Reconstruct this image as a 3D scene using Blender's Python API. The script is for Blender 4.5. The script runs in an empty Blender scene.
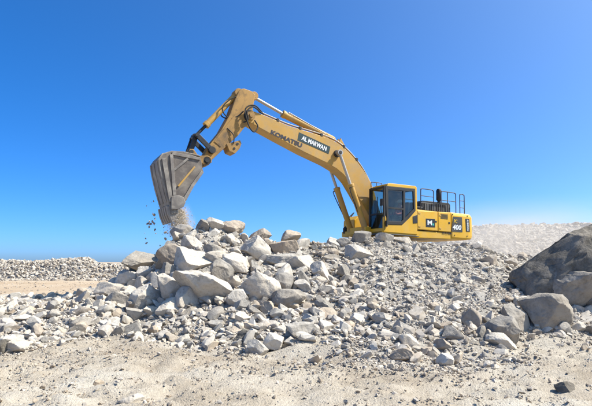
import bpy, bmesh, math, random
import numpy as np
from mathutils import Vector, Matrix

random.seed(7); RNG = np.random.default_rng(11)
S = bpy.context.scene
COL = S.collection
PI = math.pi

# ------------------------------------------------------------------ camera
FPX, W0, HOR, CAMH = 480.0, 592.0, 262.0, 1.6
PITCH = math.atan((HOR - 203.0) / FPX)
cam = bpy.data.cameras.new('camera'); camo = bpy.data.objects.new('camera', cam); COL.objects.link(camo)
cam.sensor_fit = 'HORIZONTAL'; cam.sensor_width = 36.0; cam.lens = 36.0 * FPX / W0
cam.clip_start = 0.05; cam.clip_end = 6000.0
camo.location = (0, 0, CAMH); camo.rotation_euler = (PI / 2 + PITCH, 0, 0)
S.camera = camo

# ------------------------------------------------------------------ sky, sun, exposure
SUN_DIR = Vector((0.84, 0.02, 1.0)).normalized()          # towards the sun
world = bpy.data.worlds.new('World'); S.world = world; world.use_nodes = True
wn, wl = world.node_tree.nodes, world.node_tree.links
wn.clear()
sky = wn.new('ShaderNodeTexSky'); sky.sky_type = 'NISHITA'; sky.sun_disc = False
sky.sun_elevation = math.asin(SUN_DIR.z); sky.sun_rotation = math.atan2(SUN_DIR.x, SUN_DIR.y)
sky.altitude = 0.0; sky.air_density = 0.3; sky.dust_density = 1.6; sky.ozone_density = 1.0
hsv = wn.new('ShaderNodeHueSaturation'); hsv.inputs['Saturation'].default_value = 1.70
bg = wn.new('ShaderNodeBackground'); bg.inputs['Strength'].default_value = 0.13
wo = wn.new('ShaderNodeOutputWorld')
gam = wn.new('ShaderNodeGamma'); gam.inputs['Gamma'].default_value = 0.75
tnt = wn.new('ShaderNodeMix'); tnt.data_type = 'RGBA'; tnt.blend_type = 'MULTIPLY'; tnt.inputs[0].default_value = 1.0; tnt.inputs[7].default_value = (1.20, 1.78, 2.10, 1)
wl.new(sky.outputs[0], gam.inputs['Color']); wl.new(gam.outputs[0], hsv.inputs['Color']); wl.new(hsv.outputs[0], tnt.inputs[6]); wl.new(tnt.outputs[2], bg.inputs['Color']); wl.new(bg.outputs[0], wo.inputs['Surface'])
sl = bpy.data.lights.new('sun', 'SUN'); sl.energy = 5.0; sl.angle = math.radians(0.5); sl.color = (1.0, 0.955, 0.88)
slo = bpy.data.objects.new('sun', sl); COL.objects.link(slo)
slo.rotation_euler = (-SUN_DIR).to_track_quat('-Z', 'Y').to_euler(); slo.location = (20, -6, 30)
S.view_settings.view_transform = 'Standard'; S.view_settings.look = 'None'
S.view_settings.exposure = 0.85; S.view_settings.gamma = 1.0; S.view_settings.use_curve_mapping = False
S.render.engine = 'CYCLES'
S.cycles.max_bounces = 6; S.cycles.diffuse_bounces = 3; S.cycles.transparent_max_bounces = 12
S.cycles.volume_step_rate = 2.0; S.cycles.volume_max_steps = 64
S.cycles.volume_bounces = 2; S.cycles.use_denoising = True

# ------------------------------------------------------------------ numpy helpers
def _hash(ix, iy, iz, seed):
    h = (ix * 374761393 + iy * 668265263 + iz * 2147483647 + seed * 974634777) & 0xFFFFFFFF
    h = ((h ^ (h >> 13)) * 1274126177) & 0xFFFFFFFF
    h = ((h ^ (h >> 16)) * 2246822519) & 0xFFFFFFFF
    return ((h ^ (h >> 15)) & 0xFFFFFF) / float(0xFFFFFF)

def vnoise(p, seed=0):
    p = np.asarray(p, dtype=np.float64)
    i = np.floor(p).astype(np.int64); f = p - i; f = f * f * f * (f * (f * 6 - 15) + 10)
    r = 0.0
    for dx in (0, 1):
        wx = f[..., 0] if dx else 1 - f[..., 0]
        for dy in (0, 1):
            wy = f[..., 1] if dy else 1 - f[..., 1]
            for dz in (0, 1):
                wz = f[..., 2] if dz else 1 - f[..., 2]
                r = r + wx * wy * wz * _hash(i[..., 0] + dx, i[..., 1] + dy, i[..., 2] + dz, seed)
    return r * 2 - 1

def fbm(p, octaves=4, seed=0, gain=0.5):
    a, s, r = 1.0, 1.0, 0.0
    for o in range(octaves):
        r = r + a * vnoise(np.asarray(p) * s + o * 17.3, seed + o); a *= gain; s *= 2.03
    return r

def P3(x, y, z=0.0):
    return np.stack([x, y, np.zeros_like(x) + z], -1)

def sstep(a, b, x):
    t = np.clip((x - a) / (b - a), 0, 1); return t * t * (3 - 2 * t)

# ------------------------------------------------------------------ terrain height
# columns of the heap seen from the yard: bearing (x/y), then (depth, height) along it
COLS = [
 (-1200, [(0,0),(9,0),(14,.12),(19,.12),(21,0)]),
 (0,   [(0,0),(8.6,0),(10,.12),(14,.25),(18.5,.2),(21,0)]),
 (60,  [(0,0),(8.8,0),(10.5,.2),(14.5,.38),(17.5,.33),(21,0)]),
 (98,  [(0,0),(9.2,0),(11,.3),(14,.55),(15.6,.7),(17.5,.4),(21,0)]),
 (125, [(0,0),(9.5,0),(11.5,.4),(13.5,.8),(15.0,1.15),(17,.8),(22,0)]),
 (150, [(0,0),(9.8,0),(11,.35),(13,1.05),(15,1.75),(17,1.2),(22,.1)]),
 (180, [(0,0),(9.8,0),(10.8,.4),(12.5,1.1),(14,1.9),(15.3,2.48),(17.5,1.7),(23,.3)]),
 (205, [(0,0),(9.5,0),(10.6,.4),(12.5,1.2),(14,2.0),(15.3,2.62),(17.5,1.8),(21,1),(26,.3)]),
 (238, [(0,0),(8.8,0),(9.8,.3),(12.2,1.1),(14,1.9),(15.4,2.52),(17.5,1.8),(21,1.1),(26,.4)]),
 (260, [(0,0),(8.5,0),(9.6,.3),(12,1.02),(14,1.7),(15.5,2.25),(17.5,1.7),(21,1.2),(27,.6)]),
 (300, [(0,0),(8.1,0),(9.4,.3),(12,1.0),(14,1.65),(16,2.28),(18,1.6),(21,1.25),(28,1.2),(34,0)]),
 (345, [(0,0),(7.9,0),(9.4,.3),(12,.95),(14.5,1.65),(16.7,2.36),(17.6,1.8),(18.3,1.15),(28,1.2),(34,.2)]),
 (400, [(0,0),(7.9,0),(9.2,.3),(12,.95),(14.5,1.65),(16.7,2.36),(17.6,1.7),(18.2,1.15),(28,1.2),(34,.2)]),
 (475, [(0,0),(8.2,0),(9.2,.3),(12,.98),(14.5,1.62),(16.9,2.30),(18.2,1.8),(19.2,1.18),(30,1.2),(36,.3)]),
 (520, [(0,0),(8.6,0),(9.4,.2),(12,.75),(15,1.35),(18,1.85),(22,1.4),(34,1.1)]),
 (592, [(0,0),(9.0,0),(9.9,.25),(12,.7),(15,1.15),(19,1.3),(30,.9),(36,.3)]),
 (800, [(0,0),(9.4,0),(11,.4),(16,.9),(30,.8),(36,.3)]),
 (1700,[(0,0),(9,0),(11,.2),(30,.2),(36,.1)]),
]
DG = np.concatenate([np.arange(0, 40.01, 0.1)])
CA = np.array([(c[0] - 296.0) / FPX for c in COLS])
CT = np.array([np.interp(DG, [q[0] for q in c[1]], [q[1] for q in c[1]]) for c in COLS])
ker = np.hanning(11); ker /= ker.sum()
CT = np.array([np.convolve(np.pad(r, 5, 'edge'), ker, 'valid') for r in CT])
FOOT = np.array([c[1][1][0] for c in COLS])
CREST = np.array([DG[np.argmax(r)] for r in CT])

def bearing(x, y):
    return x / np.maximum(y, 2.0)

def heap(x, y):
    a = np.clip(bearing(x, y), CA[0], CA[-1])
    j = np.clip(np.searchsorted(CA, a) - 1, 0, len(CA) - 2)
    t = (a - CA[j]) / (CA[j + 1] - CA[j]); t = t * t * (3 - 2 * t) * 0.6 + t * 0.4
    d = np.clip(y / 0.1, 0, len(DG) - 1.001); k = d.astype(int); f = d - k
    g = lambda jj: CT[jj, k] * (1 - f) + CT[jj, k + 1] * f
    h = g(j) * (1 - t) + g(j + 1) * t
    return np.where(y > 39.5, 0, h) * 1.0

def pxa(px): return (px - 296.0) / FPX

def far_left(x, y):
    c = 43.0 + .9 * vnoise(P3(x * .05, 0 * x), 3)
    top = 1.80 + 0.24 * fbm(P3(x * .16, 0 * x), 3, 5)
    top = top * (1 - 0.30 * sstep(-18.5, -17.3, x)) 
    m = 1 - sstep(-8.0, -5.0, x)
    return m * top * np.exp(-np.abs((y - c) / 1.9) ** 2.6)

def far_right(x, y):
    a = x / np.maximum(y, 5)
    m = sstep(pxa(385), pxa(462), a)
    top = 5.45 + 0.35 * fbm(P3(x * .12, 0 * x), 3, 9)
    c = 50.0
    return m * np.where(y > 12, np.where(y < c, top * np.exp(-((y - c) / 10.0) ** 2), top * np.exp(-((y - c) / 14.0) ** 2)), 0)

def rubble_mask(x, y):
    a = bearing(x, y)
    foot = np.interp(a, CA, FOOT) + 0.8 * fbm(P3(x * .55, y * .55), 4, 21) + 0.2
    back = np.interp(a, [pxa(0), pxa(98), pxa(125), pxa(200)], [19.6, 18.6, 24, 40]) + .8 * fbm(P3(x * .4, y * .4), 2, 22)
    m = sstep(-.9, 1.0, y - foot) * (1 - sstep(-.8, .8, y - back))
    m = np.maximum(m, np.clip(far_left(x, y) * 3, 0, 1) * (y > 30))
    m = np.maximum(m, np.clip(far_right(x, y) * 2, 0, 1) * (y > 24))
    return m

def ground_z(x, y, fine=True):
    x = np.asarray(x, float); y = np.asarray(y, float)
    h = heap(x, y) + far_left(x, y) + far_right(x, y)
    near = np.clip(1 - (np.hypot(x, y) - 30) / 60, 0, 1)
    m = rubble_mask(x, y)
    h = h + near * (0.05 * fbm(P3(x * .35, y * .35), 3, 31)) + m * near * 0.13 * fbm(P3(x * .8, y * .8), 3, 33)
    if fine:
        nn = np.clip(1 - (np.hypot(x, y) - 14) / 10, 0, 1)
        rut = 1 - np.abs(fbm(P3(x * .55 + 3, y * 3.4 + x * .25), 3, 41))
        sand = (1 - m) * nn
        h = h + sand * (0.075 * (rut - .6) + 0.055 * fbm(P3(x * 2.6, y * 3.6), 4, 43, .66))
        h = h + sand * (0.022 * np.clip(fbm(P3(x * 4.2, y * 4.6), 3, 49) + .1, 0, 1) + 0.012 * fbm(P3(x * 13, y * 15), 2, 51))
        h = h + sand * 0.055 * np.clip(fbm(P3(x * 7, y * 8), 3, 45) - .15, 0, 1)
        h = h + m * nn * (0.05 * fbm(P3(x * 4, y * 4), 3, 47))
        for yc, sl_, x0, x1, w in ((7.7, .10, -9, -.6, .34), (6.35, .07, -7, 1.5, .30), (7.0, -.06, 1.2, 8, .34), (5.9, -.12, 2.0, 8, .30)):   # machine tracks pressed into the sand
            c = yc + sl_ * x + .12 * vnoise(P3(x * .5, 0 * x), 61); d = np.abs(y - c) / w
            on = (1 - sstep(.8, 1.15, d)) * sstep(x0, x0 + 1.2, x) * (1 - sstep(x1 - 1.2, x1, x)) * sstep(-.5, .1, vnoise(P3(x * .7, y * 2), 63)) * (1 - m)
            h = h + on * (-.03 + .034 * np.clip(np.sin(x * 30 + 2 * vnoise(P3(x, y), 65)), -.3, 1)) + (1 - m) * .02 * np.exp(-((d - 1.2) / .22) ** 2) * (on > 0)
    return h

# ------------------------------------------------------------------ materials
def new_mat(name):
    m = bpy.data.materials.new(name); m.use_nodes = True
    nt = m.node_tree; nt.nodes.clear()
    out = nt.nodes.new('ShaderNodeOutputMaterial'); b = nt.nodes.new('ShaderNodeBsdfPrincipled')
    nt.links.new(b.outputs[0], out.inputs['Surface'])
    return m, nt, b

def noise_node(nt, scale, detail=4, rough=.55, coord='Object', dist=0.0):
    tc = nt.nodes.new('ShaderNodeTexCoord'); n = nt.nodes.new('ShaderNodeTexNoise')
    n.inputs['Scale'].default_value = scale; n.inputs['Detail'].default_value = detail
    n.inputs['Roughness'].default_value = rough; n.inputs['Distortion'].default_value = dist
    nt.links.new(tc.outputs[coord], n.inputs['Vector']); return n

def ramp(nt, src, stops):
    r = nt.nodes.new('ShaderNodeValToRGB'); e = r.color_ramp.elements
    while len(e) < len(stops): e.new(0.5)
    for q, (p, c) in zip(e, stops):
        q.position = p; q.color = (*c, 1) if len(c) == 3 else c
    nt.links.new(src, r.inputs[0]); return r

def mix(nt, fac, a, b, mode='MIX'):
    m = nt.nodes.new('ShaderNodeMix'); m.data_type = 'RGBA'; m.blend_type = mode
    for s, v in ((m.inputs[0], fac), (m.inputs[6], a), (m.inputs[7], b)):
        if hasattr(v, 'links'): nt.links.new(v, s)
        elif isinstance(v, (int, float)): s.default_value = v
        else: s.default_value = (*v, 1)
    return m.outputs[2]

def bump(nt, b, src, strength, dist=.02):
    n = nt.nodes.new('ShaderNodeBump'); n.inputs['Strength'].default_value = strength; n.inputs['Distance'].default_value = dist
    nt.links.new(src, n.inputs['Height']); nt.links.new(n.outputs[0], b.inputs['Normal']); return n

def rock_material(name, lo, hi, tint, scale=1.6, vary=.35, relief=.035, crack=0.0):
    lo, hi, tint = [[q * .85 for q in c] for c in (lo, hi, tint)]
    m, nt, b = new_mat(name)
    n1 = noise_node(nt, scale, 6, .62, dist=.4); n2 = noise_node(nt, scale * 9, 5, .65); n3 = noise_node(nt, scale * .55, 3, .5)
    c = ramp(nt, n1.outputs[0], [(.32, lo), (.5, [(x + y) / 2 for x, y in zip(lo, hi)]), (.66, hi)]).outputs[0]
    sp = ramp(nt, n2.outputs[0], [(.36, (.55, .54, .52)), (.52, (1, 1, 1))]).outputs[0]
    c = mix(nt, .55, c, sp, 'MULTIPLY')
    tn = ramp(nt, n3.outputs[0], [(.48, (0, 0, 0)), (.68, (1, 1, 1))])
    c = mix(nt, tn.outputs[0], c, mix(nt, .55, c, tint), 'MIX')
    crk = None
    if crack:
        tc = nt.nodes.new('ShaderNodeTexCoord'); ds = noise_node(nt, scale * 1.5, 4, .6)
        va = nt.nodes.new('ShaderNodeVectorMath'); va.operation = 'MULTIPLY_ADD'; va.inputs[1].default_value = (.5, .5, .5)
        nt.links.new(ds.outputs['Color'], va.inputs[0]); nt.links.new(tc.outputs['Object'], va.inputs[2])
        vo = nt.nodes.new('ShaderNodeTexVoronoi'); vo.feature = 'DISTANCE_TO_EDGE'; vo.inputs['Scale'].default_value = crack; nt.links.new(va.outputs[0], vo.inputs['Vector'])
        crk = ramp(nt, vo.outputs['Distance'], [(.0, (.0, .0, .0)), (.035, (1, 1, 1))]).outputs[0]
        c = mix(nt, .25, c, crk, 'MULTIPLY')
    oi = nt.nodes.new('ShaderNodeObjectInfo')
    rv = ramp(nt, oi.outputs['Random'], [(0, (1 - vary, 1 - vary, 1 - vary * 1.02)), (.3, (.88, .865, .845)), (.55, (1.0, .985, .955)), (.75, (.95, .90, .83)), (1, (1.08, 1.065, 1.03))]).outputs[0]
    c = mix(nt, 1.0, c, rv, 'MULTIPLY')
    nt.links.new(c, b.inputs['Base Color']); b.inputs['Roughness'].default_value = .95
    b.inputs['Specular IOR Level'].default_value = .15
    add = nt.nodes.new('ShaderNodeMath'); add.operation = 'ADD'
    nt.links.new(n1.outputs[0], add.inputs[0]); nt.links.new(n2.outputs[0], add.inputs[1])
    rid = noise_node(nt, scale * 3.2, 8, .7, dist=.8)
    a2 = nt.nodes.new('ShaderNodeMath'); a2.operation = 'MULTIPLY_ADD'; a2.inputs[1].default_value = 1.0
    nt.links.new(rid.outputs[0], a2.inputs[0]); nt.links.new(add.outputs[0], a2.inputs[2])
    hsrc = a2.outputs[0]
    if crk is not None:
        a3 = nt.nodes.new('ShaderNodeMath'); a3.operation = 'MULTIPLY_ADD'; a3.inputs[1].default_value = .5
        nt.links.new(crk, a3.inputs[0]); nt.links.new(a2.outputs[0], a3.inputs[2]); hsrc = a3.outputs[0]
    bump(nt, b, hsrc, .6, relief)
    return m

ROCK = rock_material('limestone', (.44, .40, .34), (.76, .705, .615), (.60, .51, .395))
ROCK_DUSTY = rock_material('limestone_dusty', (.44, .395, .335), (.68, .62, .54), (.55, .455, .35))
ROCK_DARK = rock_material('dark_limestone', (.115, .105, .088), (.31, .285, .245), (.22, .19, .145), 1.7, .1, .06, .6)
ROCK_MID = rock_material('grey_limestone', (.23, .21, .18), (.50, .46, .40), (.37, .31, .235), 1.6, .15, .04)
ROCK_TAN = rock_material('tan_limestone', (.34, .285, .22), (.58, .50, .41), (.47, .365, .26), 1.4, .2)

STONE = rock_material('limestone_stones', (.44, .40, .34), (.76, .705, .615), (.60, .51, .395), 1.6, .35, .004)
STONE_DUSTY = rock_material('dusty_stones', (.46, .41, .345), (.70, .635, .55), (.57, .47, .36), 1.6, .3, .004)
STONE_TAN = rock_material('tan_stones', (.36, .30, .23), (.60, .52, .42), (.49, .38, .27), 1.4, .25, .004)
STONE_MID = rock_material('grey_stones', (.25, .23, .20), (.50, .46, .40), (.38, .32, .24), 1.4, .2, .004)

def ground_material():
    m, nt, b = new_mat('quarry_ground')
    at = nt.nodes.new('ShaderNodeAttribute'); at.attribute_name = 'rubble'
    ar = nt.nodes.new('ShaderNodeAttribute'); ar.attribute_name = 'road'
    n1 = noise_node(nt, .55, 6, .6); n2 = noise_node(nt, 5.0, 6, .65); n3 = noise_node(nt, 38.0, 4, .7); n4 = noise_node(nt, .16, 4, .6)
    sand = ramp(nt, n1.outputs[0], [(.3, (.32, .26, .19)), (.5, (.45, .39, .305)), (.7, (.52, .475, .395))]).outputs[0]
    pat = ramp(nt, n2.outputs[0], [(.38, (.72, .70, .66)), (.56, (1, 1, 1))]).outputs[0]
    sand = mix(nt, .5, sand, pat, 'MULTIPLY')
    grey = ramp(nt, n2.outputs[0], [(.3, (.26, .235, .20)), (.62, (.43, .40, .345))]).outputs[0]
    road = ramp(nt, n4.outputs[0], [(.35, (.37, .275, .18)), (.6, (.45, .355, .25))]).outputs[0]
    c = mix(nt, ar.outputs['Fac'], sand, road); c = mix(nt, at.outputs['Fac'], c, grey)
    sp = ramp(nt, n3.outputs[0], [(.33, (.62, .6, .57)), (.5, (1, 1, 1))]).outputs[0]
    c = mix(nt, .45, c, sp, 'MULTIPLY')
    nt.links.new(c, b.inputs['Base Color']); b.inputs['Roughness'].default_value = 1.0; b.inputs['Specular IOR Level'].default_value = .08
    add = nt.nodes.new('ShaderNodeMath'); add.operation = 'ADD'
    nt.links.new(n2.outputs[0], add.inputs[0]); nt.links.new(n3.outputs[0], add.inputs[1]); bump(nt, b, add.outputs[0], .8, .04)
    return m

# ------------------------------------------------------------------ mesh helpers
def mesh_np(name, v, f, mat=None):
    me = bpy.data.meshes.new(name); v = np.asarray(v, np.float32); f = np.asarray(f, np.int32); k = f.shape[1]
    me.vertices.add(len(v)); me.vertices.foreach_set('co', v.ravel())
    me.loops.add(f.size); me.loops.foreach_set('vertex_index', f.ravel())
    me.polygons.add(len(f)); me.polygons.foreach_set('loop_start', np.arange(0, f.size, k, dtype=np.int32))
    me.update(calc_edges=True); me.validate()
    if mat: me.materials.append(mat)
    return me

def link(name, me, parent=None):
    o = bpy.data.objects.new(name, me); COL.objects.link(o)
    if parent is not None: o.parent = parent
    return o

def tag(o, label=None, cat=None, group=None, kind=None):
    for k, v in (('label', label), ('category', cat), ('group', group), ('kind', kind)):
        if v: o[k] = v
    return o

# ------------------------------------------------------------------ the ground: one sheet out to the horizon
def warp(n, lo, hi, c, dens):
    s = np.linspace(math.asinh((lo - c) / dens), math.asinh((hi - c) / dens), n)
    return c + dens * np.sinh(s)
gx = warp(640, -2500, 2500, 0.0, 7.0); gy = warp(690, -300, 4000, 7.0, 5.0)
X, Y = np.meshgrid(gx, gy); xs, ys = X.ravel(), Y.ravel()
zs = ground_z(xs, ys)
nx, ny = len(gx), len(gy)
ii = np.arange((ny - 1) * (nx - 1)); r_, c_ = ii // (nx - 1), ii % (nx - 1); q = r_ * nx + c_
gm = mesh_np('ground', np.stack([xs, ys, zs], 1), np.stack([q, q + 1, q + nx + 1, q + nx], 1), ground_material())
at = gm.attributes.new('rubble', 'FLOAT', 'POINT'); at.data.foreach_set('value', rubble_mask(xs, ys).astype(np.float32))
at = gm.attributes.new('road', 'FLOAT', 'POINT'); at.data.foreach_set('value', (sstep(15, 22, ys)).astype(np.float32))
gm.shade_smooth()
ground = tag(link('ground', gm), kind='structure')

# ------------------------------------------------------------------ rock shapes
ICO = {}
def ico(sub):
    if sub not in ICO:
        bm = bmesh.new(); bmesh.ops.create_icosphere(bm, subdivisions=sub, radius=1.0)
        bm.verts.ensure_lookup_table()
        ICO[sub] = (np.array([v.co[:] for v in bm.verts]), np.array([[v.index for v in f.verts] for f in bm.faces])); bm.free()
    return ICO[sub]

def rock_mesh(name, seed, sub, mat, planes=14, dims=(1, .78, .62), rough=.05, cut=(.50, .86), rot=None, sharp=32):
    """a broken block: a ball cut flat by many planes, then weathered; fits the box dims (half sizes)"""
    rg = np.random.default_rng(seed)
    v, f = ico(sub); v = v.copy() * 1.02
    n = rg.normal(size=(planes, 3)); n /= np.linalg.norm(n, axis=1, keepdims=True)
    d = rg.uniform(cut[0], cut[1], planes)
    for it in range(2):
        for k in range(planes):
            s = v @ n[k] - d[k]; o = s > 0
            v[o] -= np.outer(s[o], n[k])
    if sub >= 3:                                   # chips knocked off corners and edges
        for k in range(5 if sub < 5 else 12):
            c = rg.normal(size=3); c /= np.linalg.norm(c); s = v @ c; m_ = s.max(); dd = m_ - rg.uniform(.01, .06)
            o = s > dd; v[o] -= np.outer(s[o] - dd, c)
    nr = v / np.linalg.norm(v, axis=1, keepdims=True)
    off = seed % 97 * 3.1
    if sub >= 3:
        v += nr * (rough * fbm(v * 1.9 + off, 3, seed % 1000, .5))[:, None]
        cr = fbm(v * 5 + off, 3, seed % 1000 + 7, .6)
        v += nr * (rough * .5 * cr)[:, None]
        if sub >= 5: v += nr * (rough * .55 * (np.abs(fbm(v * 9 + off, 3, seed % 1000 + 11, .6)) - .3))[:, None]
        st = np.abs(vnoise(v * np.array([2.2, 2.2, 6.0]) + off, seed % 1000 + 3))
        v -= nr * (rough * .5 * np.exp(-(st / .06) ** 2))[:, None]
    else:
        v += nr * (rough * vnoise(v * 2.3 + off, seed % 1000))[:, None]
    v -= (v.max(0) + v.min(0)) / 2; v /= (v.max(0) - v.min(0)) / 2
    v *= np.array(dims)
    if rot is not None:
        v = v @ np.array(Matrix(rot)).T
    me = mesh_np(name, v, f, mat); me.shade_smooth(); me.set_sharp_from_angle(angle=math.radians(sharp))
    return me

CAM = np.array([0, 0, CAMH])
def ray(px, py):
    c, s = math.cos(PITCH), math.sin(PITCH); x, y = (px - 296) / FPX, (203 - py) / FPX
    return np.array([x, c - y * s, s + y * c])
def project(p):
    c, s = math.cos(PITCH), math.sin(PITCH)
    dx, dy, dz = p[0], p[1], p[2] - CAMH
    dep = dy * c + dz * s; u = -dy * s + dz * c
    return 296 + FPX * dx / dep, 203 - FPX * u / dep, dep
TS = np.linspace(4, 30, 900)
_tx, _ty = np.arange(-26, 26, .1), np.arange(3, 31, .1)
_TX, _TY = np.meshgrid(_tx, _ty); TABLE = ground_z(_TX.ravel(), _TY.ravel(), False).reshape(_TX.shape)
def zt(x, y):
    u = np.clip((x + 26) / .1, 0, len(_tx) - 1.01); v = np.clip((y - 3) / .1, 0, len(_ty) - 1.01); i, j = u.astype(int), v.astype(int); f, g = u - i, v - j
    return (TABLE[j, i] * (1 - f) + TABLE[j, i + 1] * f) * (1 - g) + (TABLE[j + 1, i] * (1 - f) + TABLE[j + 1, i + 1] * f) * g
def land(px, py):
    """where the line of sight to a spot first meets the heap (None if it passes over)"""
    r = ray(px, py); p = CAM + TS[:, None] * r
    z = zt(p[:, 0], p[:, 1]); k = np.argmax(p[:, 2] < z)
    return p[k] if p[k, 2] < z[k] else None

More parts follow.
